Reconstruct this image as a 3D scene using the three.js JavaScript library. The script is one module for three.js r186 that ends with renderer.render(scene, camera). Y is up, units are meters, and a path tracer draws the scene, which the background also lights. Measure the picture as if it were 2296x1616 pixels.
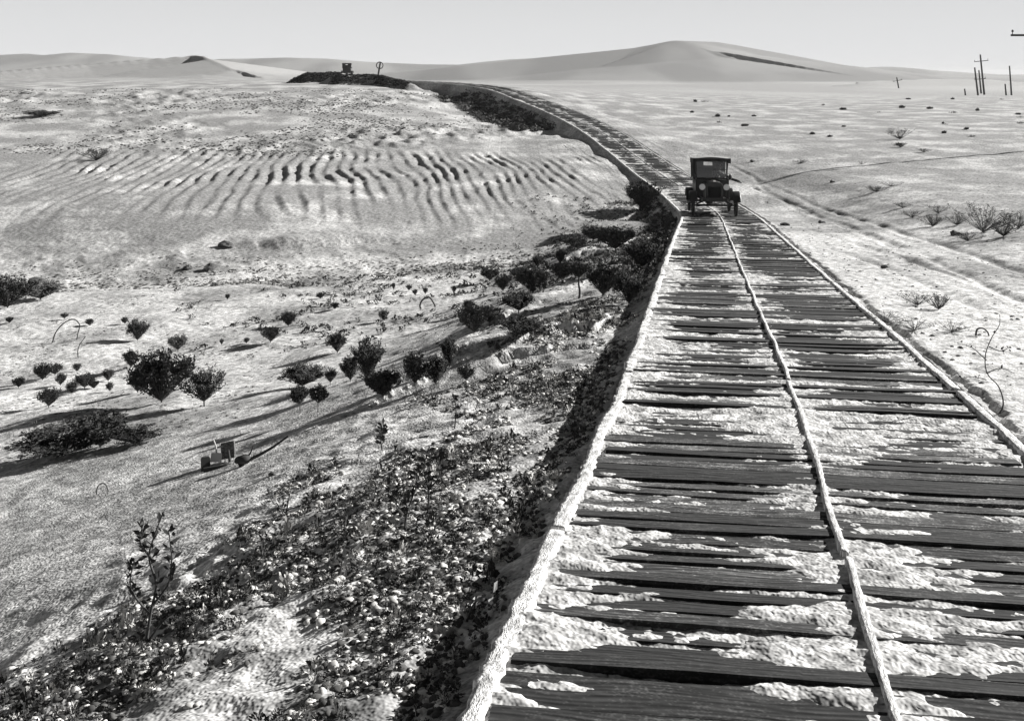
import * as THREE from 'three';
import { mergeGeometries, mergeVertices } from 'three/addons/utils/BufferGeometryUtils.js';
import { MarchingCubes } from 'three/addons/objects/MarchingCubes.js';

// ---------------------------------------------------------------- camera, sky, sun, exposure
const scene = new THREE.Scene();
const EYE = 7.0;                       // eye height over the scene's datum; the lens is level and shifted down
const F = 2204, CX = 1147.5, CY = 165, VW = 2295, VH = 1616;   // focal length and horizon, in view units
const camera = new THREE.PerspectiveCamera(2 * Math.atan((VH - CY) / F) * 180 / Math.PI, VW / (2 * (VH - CY)), 0.1, 9000);
camera.position.set(0, EYE, 0);
camera.setViewOffset(VW, 2 * (VH - CY), 0, (VH - CY) - CY, VW, VH);
camera.updateProjectionMatrix();
scene.add(camera);

const EXPOSURE = 2.1;
const SUN = new THREE.Vector3(Math.cos(0.42) * Math.cos(0.40), Math.sin(0.42), -Math.cos(0.42) * Math.sin(0.40)).normalize();
{
  // clear desert air: a pale hazy horizon that deepens towards the zenith, a soft aureole round the sun
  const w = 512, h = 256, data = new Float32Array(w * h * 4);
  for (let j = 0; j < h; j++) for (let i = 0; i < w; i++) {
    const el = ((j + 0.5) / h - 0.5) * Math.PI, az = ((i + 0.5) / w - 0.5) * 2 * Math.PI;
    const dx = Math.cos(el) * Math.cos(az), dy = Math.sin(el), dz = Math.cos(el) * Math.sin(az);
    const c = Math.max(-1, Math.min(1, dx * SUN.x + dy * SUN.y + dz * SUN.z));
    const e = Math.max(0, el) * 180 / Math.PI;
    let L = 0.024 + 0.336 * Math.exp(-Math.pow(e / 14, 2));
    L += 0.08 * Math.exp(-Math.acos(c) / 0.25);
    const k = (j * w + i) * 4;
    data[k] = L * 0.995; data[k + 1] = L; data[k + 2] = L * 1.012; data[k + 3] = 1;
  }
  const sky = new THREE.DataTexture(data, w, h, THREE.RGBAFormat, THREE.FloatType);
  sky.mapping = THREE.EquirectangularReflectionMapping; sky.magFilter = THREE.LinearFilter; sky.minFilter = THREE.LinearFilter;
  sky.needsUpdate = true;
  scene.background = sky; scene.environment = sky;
}
const sun = new THREE.DirectionalLight(new THREE.Color().setRGB(1, 0.99, 0.97), 5);
sun.position.copy(SUN).multiplyScalar(200).add(new THREE.Vector3(0, 0, -60));
sun.target.position.set(0, 0, -60); scene.add(sun, sun.target);
sun.castShadow = true; sun.shadow.mapSize.set(4096, 4096);
Object.assign(sun.shadow.camera, { left: -120, right: 120, top: 90, bottom: -90, near: 1, far: 500 });
const renderer = new THREE.WebGLRenderer({ antialias: true });
renderer.toneMapping = THREE.LinearToneMapping;
renderer.toneMappingExposure = EXPOSURE;
renderer.shadowMap.enabled = true;

// ---------------------------------------------------------------- helpers
let seed = 12345;
const rnd = () => { seed = (seed + 0x6D2B79F5) | 0; let t = Math.imul(seed ^ (seed >>> 15), 1 | seed); t = (t + Math.imul(t ^ (t >>> 7), 61 | t)) ^ t; return ((t ^ (t >>> 14)) >>> 0) / 4294967296; };
const rr = (a, b) => a + (b - a) * rnd();
const reseed = (n) => { seed = n; };
const clamp = (v, a = 0, b = 1) => v < a ? a : v > b ? b : v;
const ss = (a, b, v) => { const t = clamp((v - a) / (b - a)); return t * t * (3 - 2 * t); };
const mix = (a, b, t) => a + (b - a) * t;
const GR = new Float32Array(512), PERM = new Uint16Array(1024);
{ reseed(77); for (let i = 0; i < 256; i++) { const a = rnd() * 6.2832; GR[2 * i] = Math.cos(a); GR[2 * i + 1] = Math.sin(a); PERM[i] = i; }
  for (let i = 255; i > 0; i--) { const j = Math.floor(rnd() * (i + 1)); const t = PERM[i]; PERM[i] = PERM[j]; PERM[j] = t; }
  for (let i = 0; i < 768; i++) PERM[256 + i] = PERM[i & 255]; }
function noise(x, y) {           // gradient noise, about -0.7..0.7
  const xi = Math.floor(x), yi = Math.floor(y), fx = x - xi, fy = y - yi, X = xi & 255, Y = yi & 255;
  const g = (a, b, dx, dy) => { const k = PERM[PERM[a & 255] + (b & 255)] * 2; return GR[k] * dx + GR[k + 1] * dy; };
  const u = fx * fx * fx * (fx * (fx * 6 - 15) + 10), v = fy * fy * fy * (fy * (fy * 6 - 15) + 10);
  const a = g(X, Y, fx, fy), b = g(X + 1, Y, fx - 1, fy), c = g(X, Y + 1, fx, fy - 1), d = g(X + 1, Y + 1, fx - 1, fy - 1);
  return mix(mix(a, b, u), mix(c, d, u), v);
}
const fbm = (x, y, n) => { let s = 0, a = 1; for (let i = 0; i < n; i++) { s += a * noise(x, y); x = x * 2.03 + 17.1; y = y * 2.03 - 9.7; a *= 0.5; } return s; };
const used = {};
const numbered = (n) => { const k = used[n] = (used[n] ?? -1) + 1; return k ? `${n}_${String(k).padStart(3, '0')}` : n; };
function finish(o) { o.traverse((m) => { if (m.isMesh) { m.castShadow = true; m.receiveShadow = true; } }); return o; }
function mesh(name, geo, mat, parent) { const m = new THREE.Mesh(geo, mat); m.name = name; m.castShadow = m.receiveShadow = true; if (parent) parent.add(m); return m; }
function tag(o, label, category, group, kind) { if (label) o.userData.label = label; if (category) o.userData.category = category; if (group) o.userData.group = group; if (kind) o.userData.kind = kind; return o; }
function thing(name, label, category, group) { const g = new THREE.Group(); g.name = numbered(name); tag(g, label, category, group); scene.add(g); return g; }
function grey(v, rough = 0.9, extra = {}) { const m = new THREE.MeshStandardMaterial({ roughness: rough, metalness: 0, ...extra }); m.color.setRGB(v, v * 0.994, v * 0.985); return m; }
function clean(g) { for (const k of Object.keys(g.attributes)) if (!['position', 'normal', 'uv'].includes(k)) g.deleteAttribute(k); if (!g.attributes.uv) g.setAttribute('uv', new THREE.BufferAttribute(new Float32Array(g.attributes.position.count * 2), 2)); if (!g.attributes.normal) g.computeVertexNormals(); return g.index ? g.toNonIndexed() : g; }
const merge = (list) => mergeGeometries(list.map(clean));
const V = (x, y, z) => new THREE.Vector3(x, y, z);
function box(w, h, d, x = 0, y = 0, z = 0, rx = 0, ry = 0, rz = 0) { const g = new THREE.BoxGeometry(w, h, d); g.rotateX(rx); g.rotateY(ry); g.rotateZ(rz); g.translate(x, y, z); return g; }
function bar(a, b, r0, r1 = r0, n = 5, open = false) { const d = b.clone().sub(a), g = new THREE.CylinderGeometry(r1, r0, d.length(), n, 1, open); g.translate(0, d.length() / 2, 0); g.applyQuaternion(new THREE.Quaternion().setFromUnitVectors(V(0, 1, 0), d.normalize())); g.translate(a.x, a.y, a.z); return g; }
function tube(pts, r, seg = 16, n = 5, r1 = r) {
  const c = new THREE.CatmullRomCurve3(pts), g = new THREE.TubeGeometry(c, seg, 1, n, false), p = g.attributes.position;
  for (let i = 0; i <= seg; i++) { const o = c.getPointAt(i / seg), k = mix(r, r1, i / seg); for (let j = 0; j <= n; j++) { const q = i * (n + 1) + j; p.setXYZ(q, o.x + (p.getX(q) - o.x) * k, o.y + (p.getY(q) - o.y) * k, o.z + (p.getZ(q) - o.z) * k); } }
  return g;
}
function tex(size, fn, srgb = false) {   // fn(u,v) -> 0..1, tileable fn expected
  const d = new Uint8Array(size * size * 4);
  for (let j = 0; j < size; j++) for (let i = 0; i < size; i++) { const v = clamp(fn(i / size, j / size)) * 255, k = (j * size + i) * 4; d[k] = v; d[k + 1] = v; d[k + 2] = v; d[k + 3] = 255; }
  const t = new THREE.DataTexture(d, size, size); t.wrapS = t.wrapT = THREE.RepeatWrapping; t.magFilter = THREE.LinearFilter; t.minFilter = THREE.LinearMipmapLinearFilter; t.generateMipmaps = true;
  if (srgb) t.colorSpace = THREE.SRGBColorSpace; t.needsUpdate = true; return t;
}
function tnoise(u, v, n, o) {   // tileable noise of n cells
  const g = (a, b, dx, dy) => { const k = PERM[PERM[((a % n) + n + o) & 255] + (((b % n) + n) & 255)] * 2; return GR[k] * dx + GR[k + 1] * dy; };
  const x = u * n, y = v * n, xi = Math.floor(x), yi = Math.floor(y), fx = x - xi, fy = y - yi;
  const a = fx * fx * (3 - 2 * fx), b = fy * fy * (3 - 2 * fy);
  return mix(mix(g(xi % n, yi % n, fx, fy), g((xi + 1) % n, yi % n, fx - 1, fy), a), mix(g(xi % n, (yi + 1) % n, fx, fy - 1), g((xi + 1) % n, (yi + 1) % n, fx - 1, fy - 1), a), b);
}

// ---------------------------------------------------------------- the road's line
const ROAD = [ // distance ahead, sideways, height under the eye
  [-7, -0.95, 1.06], [-3, -0.12, 1.43], [0, 0.5, 1.71], [3.53, 1.27, 2.04], [7.14, 2.05, 2.38], [13.56, 3.27, 2.98], [20, 4.5, 3.58], [27, 5.85, 4.24], [31, 6.62, 4.62], [34.5, 7.2, 4.92], [38, 7.5, 5.08],
  [44, 7.66, 5.14], [50, 7.49, 5.06], [58, 6.95, 4.6], [66, 6.0, 3.9], [76, 4.3, 3.15], [86, 1.64, 2.3], [96, -1.6, 1.42], [104, -6, 1.02], [110, -12, 0.8], [115, -16.6, 0.62], [122, -20.6, 0.48], [132, -22.6, 0.44], [143, -24, 0.44], [156, -25.6, 0.46], [166, -27, 0.8]];
const roadCurve = new THREE.CatmullRomCurve3(ROAD.map(([d, x, y]) => V(x, EYE - y, -d)), false, 'centripetal');
roadCurve.arcLengthDivisions = 800;
const RLEN = roadCurve.getLength(), RS = [];
const RN = 400;
for (let i = 0; i <= RN; i++) { const p = roadCurve.getPointAt(i / RN); RS.push([p.x, p.y, -p.z]); }
function roadAt(L) { const f = clamp(L / RLEN) * RN, i = Math.min(RN - 1, Math.floor(f)), t = f - i, a = RS[i], b = RS[i + 1];
  const i2 = Math.min(RN - 1, Math.floor(f + 0.5)), a0 = RS[Math.max(0, i2 - 1)], b0 = RS[Math.min(RN, i2 + 1)];
  let dx = b0[0] - a0[0], dd = b0[2] - a0[2]; const l = Math.hypot(dx, dd); dx /= l; dd /= l;
  return { x: mix(a[0], b[0], t), y: mix(a[1], b[1], t), d: mix(a[2], b[2], t), dx, dd, slope: (b0[1] - a0[1]) / l }; }   // right-hand side is (dd, -dx) in (x, d)
let hint = 0;
function roadFrame(x, d) {     // [sideways offset (right positive), road height, station, distance ahead of station]
  let best = 1e9, bi = 0;
  for (let i = 0; i <= RN; i += 4) { const ex = x - RS[i][0], ed = d - RS[i][2], q = ex * ex + ed * ed; if (q < best) { best = q; bi = i; } }
  const lo = Math.max(0, bi - 4), hi = Math.min(RN, bi + 4); best = 1e9;
  for (let i = lo; i <= hi; i++) { const ex = x - RS[i][0], ed = d - RS[i][2], q = ex * ex + ed * ed; if (q < best) { best = q; bi = i; } }
  let r = null, bb = 1e9;
  for (let i = Math.max(0, bi - 1); i < Math.min(RN, bi + 1); i++) {
    const a = RS[i], b = RS[i + 1], vx = b[0] - a[0], vd = b[2] - a[2], l2 = vx * vx + vd * vd, t = clamp(((x - a[0]) * vx + (d - a[2]) * vd) / l2);
    const px = a[0] + vx * t, pd = a[2] + vd * t, q = Math.hypot(x - px, d - pd);
    if (q < bb) { bb = q; const side = (x - px) * vd - (d - pd) * vx; r = [side >= 0 ? q : -q, mix(a[1], b[1], t), (i + t) / RN * RLEN, pd]; }
  }
  return r;
}
const table = (rows, v) => { if (v <= rows[0][0]) return rows[0][1]; for (let i = 1; i < rows.length; i++) if (v <= rows[i][0]) return mix(rows[i - 1][1], rows[i][1], ss(0, 1, (v - rows[i - 1][0]) / (rows[i][0] - rows[i - 1][0]))); return rows[rows.length - 1][1]; };
const LIP = [[0, 0.24], [5, 0.24], [12, 0.22], [20, 0.28], [28, 0.5], [33, 0.9], [38, 0.8], [44, 0.35], [52, 0.2], [62, 0.3], [72, 0.8], [84, 1.7], [95, 1.7], [104, 1.0], [112, 0.6], [130, 0.3], [170, 0.3]];

// ---------------------------------------------------------------- the lie of the land
const CTRL = [ // sideways, ahead, below the eye
  [-3, -4, 2.5], [-3, 0, 2.75], [-8, 0, 3.75], [-20, 0, 4.4], [-3.1, 5.9, 3.4], [-6, 5, 3.75], [-12, 8, 4.5], [-5, 10, 4.1], [-1, 8, 3.25], [-3, 12, 3.95], [-7, 16.5, 5.15], [0, 14, 3.95], [-3, 18, 4.85], [1, 22, 4.75], [-4, 25, 5.5], [-12, 25, 5.7],
  [-15, 30, 6.0], [-5, 30, 5.9], [2, 30, 5.6], [4.5, 40, 5.55], [-16, 36, 5.05], [-6, 37, 5.2], [2, 42, 5.35], [-22, 46, 4.9], [-8, 48, 5.0], [0, 55, 4.9], [-28, 62, 4.3], [-10, 65, 4.3], [0, 70, 4.2], [-35, 80, 3.0], [-12, 82, 2.95], [-3, 84, 3.5],
  [-30, 105, 1.25], [-12, 100, 1.6], [-50, 100, 1.6], [-22, 112, 1.0], [-70, 140, 0.9], [-40, 130, 1.0], [-60, 160, 0.8], [-120, 180, 0.8], [-20, 20, 5.6], [-30, 35, 5.2], [-14, 13, 4.9],
  [3, -4, 1.25], [4, 0, 1.6], [10, 0, 1.5], [15, 5, 1.8], [4.6, 8, 2.45], [7.5, 10, 2.65], [8, 20, 3.45], [13, 22, 3.4], [10, 33, 4.3], [17, 30, 3.8], [12, 45, 4.7], [22, 45, 4.2], [12, 60, 4.5], [30, 65, 4.0], [15, 85, 3.9], [45, 90, 3.7], [20, 120, 3.4], [60, 130, 3.5], [75, 165, 3.55], [110, 165, 3.5],
  [6, 110, 2.3], [10, 140, 2.6], [-8, 150, 1.6], [30, 200, 3.4], [-10, 200, 2.2], [120, 240, 3.3], [-120, 260, 1.5], [0, 280, 3]];
const CA = CTRL.map(([x, d]) => [x / (Math.max(d, -6) + 14), Math.log(Math.max(d, -6) + 14)]);
const phi = (r2) => r2 < 1e-12 ? 0 : r2 * Math.log(r2);
const WTS = (() => { const n = CA.length, m = n + 3, A = [], b = []; for (let i = 0; i < m; i++) { A.push(new Float64Array(m)); b.push(i < n ? CTRL[i][2] : 0); }
  for (let i = 0; i < n; i++) { for (let j = 0; j < n; j++) A[i][j] = phi((CA[i][0] - CA[j][0]) ** 2 + (CA[i][1] - CA[j][1]) ** 2); A[i][i] += 0.002; const q = [1, CA[i][0], CA[i][1]]; for (let k = 0; k < 3; k++) { A[i][n + k] = q[k]; A[n + k][i] = q[k]; } }
  for (let c = 0; c < m; c++) { let p = c; for (let r = c + 1; r < m; r++) if (Math.abs(A[r][c]) > Math.abs(A[p][c])) p = r; [A[c], A[p]] = [A[p], A[c]]; [b[c], b[p]] = [b[p], b[c]];
    for (let r = c + 1; r < m; r++) { const f = A[r][c] / A[c][c]; if (f) { for (let k = c; k < m; k++) A[r][k] -= f * A[c][k]; b[r] -= f * b[c]; } } }
  for (let c = m - 1; c >= 0; c--) { for (let k = c + 1; k < m; k++) b[c] -= A[c][k] * b[k]; b[c] /= A[c][c]; } return b; })();
function baseDrop(x, d) { const dd = Math.max(d, -6) + 14, a = clamp(x / dd, -1.6, 1.6), b = Math.log(Math.min(dd, 310)), n = CA.length; let s = WTS[n] + WTS[n + 1] * a + WTS[n + 2] * b;
  for (let i = 0; i < n; i++) { const p = a - CA[i][0], q = b - CA[i][1], r2 = p * p + q * q; if (r2 > 1e-12) s += WTS[i] * r2 * Math.log(r2); }
  return mix(clamp(s, -1, 7), 3.2, ss(190, 320, d)); }
const W3 = (px, py, d) => [(px - CX) / F * d, d, EYE - (py - CY) / F * d];    // a sighting at a known distance -> sideways, ahead, height
// dune crests: sightings along the crest with distances; slopes of its left and right flanks seen along the line
const RIDGES = [
  { kl: 0.34, kr: 0.05, c: 2.8, w: 4.0, w0: 0.3, pts: [W3(-260, 176, 165), W3(0, 158, 172), W3(200, 142, 182), W3(330, 132, 187), W3(432, 124, 190)] },
  { kl: 0.45, kr: 0.85, w0: 0.3, pts: [W3(436, 123.5, 190), W3(455, 126, 186.5), W3(474, 134, 184)] },
  { kl: 0.12, kr: 0.17, c: 0.1, w: 0.4, w0: 0.2, pts: [W3(470, 132, 184.5), W3(520, 155, 176), W3(590, 190, 165)] },
  { kl: 0.25, kr: 0.27, pts: [W3(1040, 184, 640), W3(1180, 163, 630), W3(1300, 137, 620), W3(1400, 111, 610), W3(1515, 91, 600)] },
  { kl: 0.12, kr: 0.10, c: 2.4, w: 7, pts: [W3(1515, 91, 600), W3(1600, 115, 560), W3(1680, 140, 520), W3(1770, 168, 480)] },
  { kl: 0.22, kr: 0.2, pts: [W3(1515, 91, 600), W3(1600, 94, 640), W3(1690, 110, 680), W3(1800, 142, 720), W3(1900, 168, 760)] },
  { kl: 0.3, kr: 0.12, pts: [W3(-160, 126, 900), W3(0, 123, 900), W3(60, 120, 900), W3(130, 127, 900), W3(165, 118, 900), W3(235, 121, 900), W3(310, 128, 900), W3(430, 152, 900)] },
  { kl: 0.3, kr: 0.12, pts: [W3(430, 150, 960), W3(490, 132, 950), W3(560, 131, 950), W3(640, 129, 950), W3(730, 131, 950), W3(830, 139, 950), W3(950, 144, 950), W3(1050, 145, 950), W3(1140, 133, 950), W3(1250, 128, 950), W3(1330, 121, 950), W3(1450, 150, 950)] },
  { kl: 0.3, kr: 0.10, pts: [W3(1780, 160, 1300), W3(1900, 150, 1300), W3(1970, 147, 1300), W3(2080, 156, 1300), W3(2295, 168, 1300), W3(2500, 172, 1300)] },
  { kl: 0.3, kr: 0.10, pts: [W3(1940, 182, 260), W3(2100, 176, 270), W3(2200, 177, 270), W3(2330, 186, 260)] }];
const MOUNDS = [ // steep heaps of cleared sand beside the far end of the road
  { kl: 0.7, kr: 0.95, w0: 0.5, pts: [W3(655, 178, 111), W3(690, 164, 111), W3(765, 163, 111)] },
  { kl: 0.7, kr: 0.95, w0: 0.5, pts: [W3(745, 172, 107.5), W3(770, 168, 107.5), W3(842, 168, 107.5), W3(870, 175, 106), W3(915, 185, 103)] }];
function ridgeTop(R, x, d) { let h = -1e9; for (const r of R) { const p = r.pts; for (let i = 0; i + 1 < p.length; i++) { const a = p[i], b = p[i + 1], vx = b[0] - a[0], vd = b[1] - a[1], t = clamp(((x - a[0]) * vx + (d - a[1]) * vd) / (vx * vx + vd * vd));
  const ex = x - a[0] - vx * t, ed = d - a[1] - vd * t, side = vx * ed - vd * ex; const w0 = r.w0 ?? (a[1] > 300 ? a[1] * 0.006 : 0.3), hy = Math.sqrt(ex * ex + ed * ed + w0 * w0) - w0, q = mix(a[2], b[2], t) - hy * (side > 0 ? r.kl : r.kr) - (r.c && side < 0 ? r.c * (1 - Math.exp(-hy / r.w)) : 0); if (q > h) h = q; } } return h; }
let DRIFTS = [], LITTER = null;
function driftBump(x, d) { let m = 0; for (const r of DRIFTS) { const p = r.pts; if (x < r.x0 - 4 || x > r.x1 + 4) continue; for (let i = 0; i + 1 < p.length; i++) { const a = p[i], b = p[i + 1], vx = b[0] - a[0], vd = b[1] - a[1], t = clamp(((x - a[0]) * vx + (d - a[1]) * vd) / (vx * vx + vd * vd)), ex = x - a[0] - vx * t, ed = d - a[1] - vd * t, side = vx * ed - vd * ex, hh = mix(a[2], b[2], t), q = Math.hypot(ex, ed), v = side < 0 ? hh * (1 - ss(0, hh * 2.5 + 0.02, q)) : hh * Math.exp(-((q / 1.3) ** 1.5)); if (v > m) m = v; } } return m; }
let TRACKS = [];
function nearTrack(x, d) { let m = 9; for (const p of TRACKS) for (let i = 0; i + 1 < p.length; i++) { const a = p[i], vx = p[i + 1][0] - a[0], vd = p[i + 1][1] - a[1], t = clamp(((x - a[0]) * vx + (d - a[1]) * vd) / (vx * vx + vd * vd)), q = Math.hypot(x - a[0] - vx * t, d - a[1] - vd * t); if (q < m) m = q; } return m; }
// the ground: [height, sideways offset from the road]
function ground(x, d) {
  let h = EYE - baseDrop(x, d), s = 99, fr = null;
  const inReach = d < 172 && x > -60 && x < 40;
  if (inReach) { fr = roadFrame(x, d); s = fr[0]; }
  // small relief, by the kind of ground
  const left = ss(-0.5, -3, s < 90 ? s : (x < 0 ? -9 : 9));
  let n = 0.03 * fbm(x * 0.7, d * 0.7, 3);
  if (d < 300) {
    const ripZone = ss(33.5, 38, d) * (1 - ss(54, 62, d)) * ss(5, -1, x - 0.05 * d) * ss(-45, -32, x);
    if (ripZone > 0) {
      const warp = 0.5 * noise(x * 0.35, d * 0.13) + 1.3 * noise(x * 0.09 + 5, d * 0.05) + 0.12 * noise(x * 1.3, d * 0.4);
      const saw = (ph) => { const f = ph - Math.floor(ph); return (f < 0.3 ? f / 0.3 : (1 - f) / 0.7) - 0.5; };
      const amp = (0.055 + 0.085 * ss(37, 50, d)) * clamp(0.75 + 1.5 * noise(x * 0.5 + 3, d * 0.2 + 8) + 0.9 * noise(x * 1.7, d * 0.6), 0.1, 1.5) * ss(-0.6, -0.1, noise(x * 0.09 + 1, d * 0.08 + 4)) * mix(1.15, 0.75, ss(-14, 2, x));
      n += ripZone * amp * (saw((x + 0.16 * d + warp) / 0.64) + 0.3 * saw((x - 0.10 * d + 1.3 * warp) / 0.91));
    }
    const hum = left * ss(50, 60, d) * (1 - ss(92, 104, d));
    if (hum > 0) { const q = fbm(x * 0.75 + 40, d * 0.5, 3); n += hum * 0.42 * Math.max(-0.2, q) * ss(-0.3, 0.4, noise(x * 0.07, d * 0.06)); }
    const basin = left * ss(8, 14, d) * (1 - ss(29, 33, d));
    if (basin > 0) n += basin * (0.11 * fbm(x * 0.42 + 9, d * 0.55, 3) + 0.025 * Math.abs(noise(x * 2.1, d * 3.1)));
    const litter = left * (1 - ss(18, 28, d)) * (LITTER ? litterZone(x, d) : 0);
    if (litter > 0) n += litter * (0.045 * fbm(x * 3.1, d * 3.1, 3) + 0.02 * noise(x * 11, d * 11));
    const scrub = left * ss(25, 28, d) * (1 - ss(31, 35, d));
    if (scrub > 0) n += scrub * 0.10 * Math.max(0, fbm(x * 1.2, d * 1.2, 3));
    if (s > 1 && d < 200) { n += 0.035 * fbm(x * 0.9 + 70, d * 0.5, 3) + 0.012 * fbm(x * 3 + 7, d * 2, 2) * (1 - ss(40, 80, d));
      if (d > 12 && d < 75 && x < 22 && TRACKS.length) { const q = nearTrack(x, d); if (q < 0.5) n += (0.7 + 1.4 * noise(x * 0.8, d * 0.6)) * (-0.045 * Math.exp(-((q / 0.10) ** 2)) + 0.008 * Math.exp(-(((q - 0.22) / 0.1) ** 2))); } }
  } else n += 0.5 * fbm(x * 0.010, d * 0.006, 2);
  h += n;
  if (d > 120) h = Math.max(h, ridgeTop(RIDGES, x, d) + 0.25 * n);
  if (fr && Math.abs(s) < 14) {
    const L = fr[2], y = fr[1], e = table(LIP, fr[3]) * (0.85 + 0.5 * noise(L * 0.35, 3.3));
    if (s < -1.30) { const q = -s - 1.30 + 0.13 * noise(L * 2.3, 1.5) + 0.05 * noise(L * 7.1, s * 6);
      const t = y - 0.055 - (e - 0.055) * clamp(q / (e * 1.05 + 0.06)) + 0.03 * noise(x * 6, d * 6) * ss(0, 0.1, q) - 0.17 * Math.max(0, q - 0.4) * (1 - ss(20, 34, d));
      h = mix(t + n * ss(0.5, 1.2, q), h, ss(0.9 + e * 0.6, 4.2 + e * 2.2, q)); }
    else if (s > 1.34) { const q = s - 1.40 + 0.085 * noise(L * 1.7, 8.5) + 0.05 * noise(L * 4.9, 2.1) + 0.02 * noise(L * 13, 2.1); const hh = 0.004 + 0.022 * noise(L * 0.9, 4) + 0.016 * noise(L * 3.3, 9);
      const t = y - 0.028 + (hh + 0.028) * ss(0, 0.035, q) + 0.012 * noise(x * 7, d * 7); h = mix(t + n * ss(0.2, 1.5, q), h, ss(0.8, 5.5, q)); }
    else h = y - 0.085;
  }
  if (d > 95 && d < 125 && s < -1.9) h = Math.max(h, ridgeTop(MOUNDS, x, d) + 0.14 * fbm(x * 1.6, d * 1.6, 3));
  if (DRIFTS.length && s < -1.8 && d > 8 && d < 40) h += driftBump(x, d) * (0.9 + 0.35 * noise(x * 0.9, d * 0.9));
  return [h, s, fr];
}
const groundY = (x, d) => ground(x, d)[0];
function sight(px, py) {   // where a line of sight meets the ground
  let d0 = 1.5, prev = 1.5;
  for (let d = 1.5; d < 900; d *= 1.006) { const x = (px - CX) / F * d, y = EYE - (py - CY) / F * d; if (y <= groundY(x, d)) { let a = prev, b = d; for (let i = 0; i < 14; i++) { const m = (a + b) / 2; if (EYE - (py - CY) / F * m <= groundY((px - CX) / F * m, m)) b = m; else a = m; } d0 = b; break; } prev = d; d0 = d; }
  const x = (px - CX) / F * d0; return V(x, groundY(x, d0), -d0);
}
const scaleAt = (p) => -p.z / F;     // metres to one view unit at a point

// little drifts with steep lee sides among the shrubs
{ const D = (list, hh) => { const pts = list.map(([a, b], i) => { const p = sight(a, b); return [p.x, -p.z, hh * (i === 0 || i === list.length - 1 ? 0.05 : 1)]; }), xs = pts.map((p) => p[0]); return { pts, x0: Math.min(...xs), x1: Math.max(...xs) }; };
  DRIFTS = [D([[1035, 812], [1075, 796], [1150, 772], [1205, 758], [1250, 746]], 0.19), D([[1120, 712], [1180, 694], [1260, 664], [1340, 636]], 0.13), D([[1210, 606], [1290, 582], [1360, 560], [1440, 530]], 0.2), D([[1080, 640], [1150, 625], [1220, 606]], 0.14), D([[990, 835], [1040, 822], [1090, 800]], 0.12), D([[1010, 745], [1060, 733], [1100, 728]], 0.1), D([[560, 556], [640, 550], [740, 545], [830, 537]], 0.25)]; }
// wheel tracks over the sand right of the road
TRACKS = [[[1690, 420], [1760, 450], [1900, 505], [2100, 585], [2290, 672]], [[1700, 405], [1790, 440], [1960, 500], [2150, 562], [2300, 612]], [[1770, 528], [1850, 552], [2000, 604], [2200, 690]], [[1640, 372], [1690, 396], [1718, 428], [1714, 456], [1688, 478]], [[1790, 505], [1900, 540], [2060, 592], [2200, 640]], [[1430, 306], [1490, 338], [1535, 380]], [[1725, 432], [1800, 466], [1930, 520], [2040, 568]]].map((t) => t.map(([a, b]) => { const p = sight(a, b); return [p.x, -p.z]; }));
// left border of the herb grown, littered slope beside the road: sighted once, kept as sideways position by distance

{ LITTER = [[60, 1470], [260, 1330], [420, 1240], [640, 1130], [860, 980], [1050, 860], [1250, 735], [1380, 640], [1450, 560]].map(([a, b]) => { const p = sight(a, b); return [-p.z, p.x]; }); LITTER.unshift([LITTER[0][0] - 3, LITTER[0][1] - 0.4]); }
function litterX(d) { if (d <= LITTER[0][0]) return LITTER[0][1]; for (let i = 1; i < LITTER.length; i++) if (d <= LITTER[i][0]) return mix(LITTER[i - 1][1], LITTER[i][1], (d - LITTER[i - 1][0]) / (LITTER[i][0] - LITTER[i - 1][0])); return LITTER[LITTER.length - 1][1] + (d - LITTER[LITTER.length - 1][0]) * 0.3; }
function litterZone(x, d) { return ss(-0.5, 0.6, x - litterX(d) + 0.8 * noise(x * 0.8 + 5, d * 0.8)); }

// ---------------------------------------------------------------- materials of the ground
const sandTex = tex(1024, (u, v) => { // sandy grain with grit and darker specks
  let s = 0.80 + 0.13 * tnoise(u, v, 9, 3) + 0.36 * tnoise(u, v, 30, 9) + 0.30 * tnoise(u, v, 90, 31) + 0.26 * tnoise(u, v, 220, 57);
  const sp = tnoise(u, v, 170, 101); if (sp > 0.36) s -= 0.5 * (sp - 0.36) / 0.2; return s; }, true);
const sandBump = tex(1024, (u, v) => 0.5 + 0.25 * tnoise(u, v, 20, 5) + 0.3 * tnoise(u, v, 64, 15) + 0.35 * tnoise(u, v, 150, 44) + 0.3 * tnoise(u, v, 250, 80));
sandTex.repeat.set(1, 1);
function sandMat(v, scaleU = 1) { const m = grey(v, 1, { bumpScale: 0.010 }); m.map = sandTex; m.bumpMap = sandBump; m.vertexColors = true; return m; }
const M_sand = sandMat(0.86);

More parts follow.
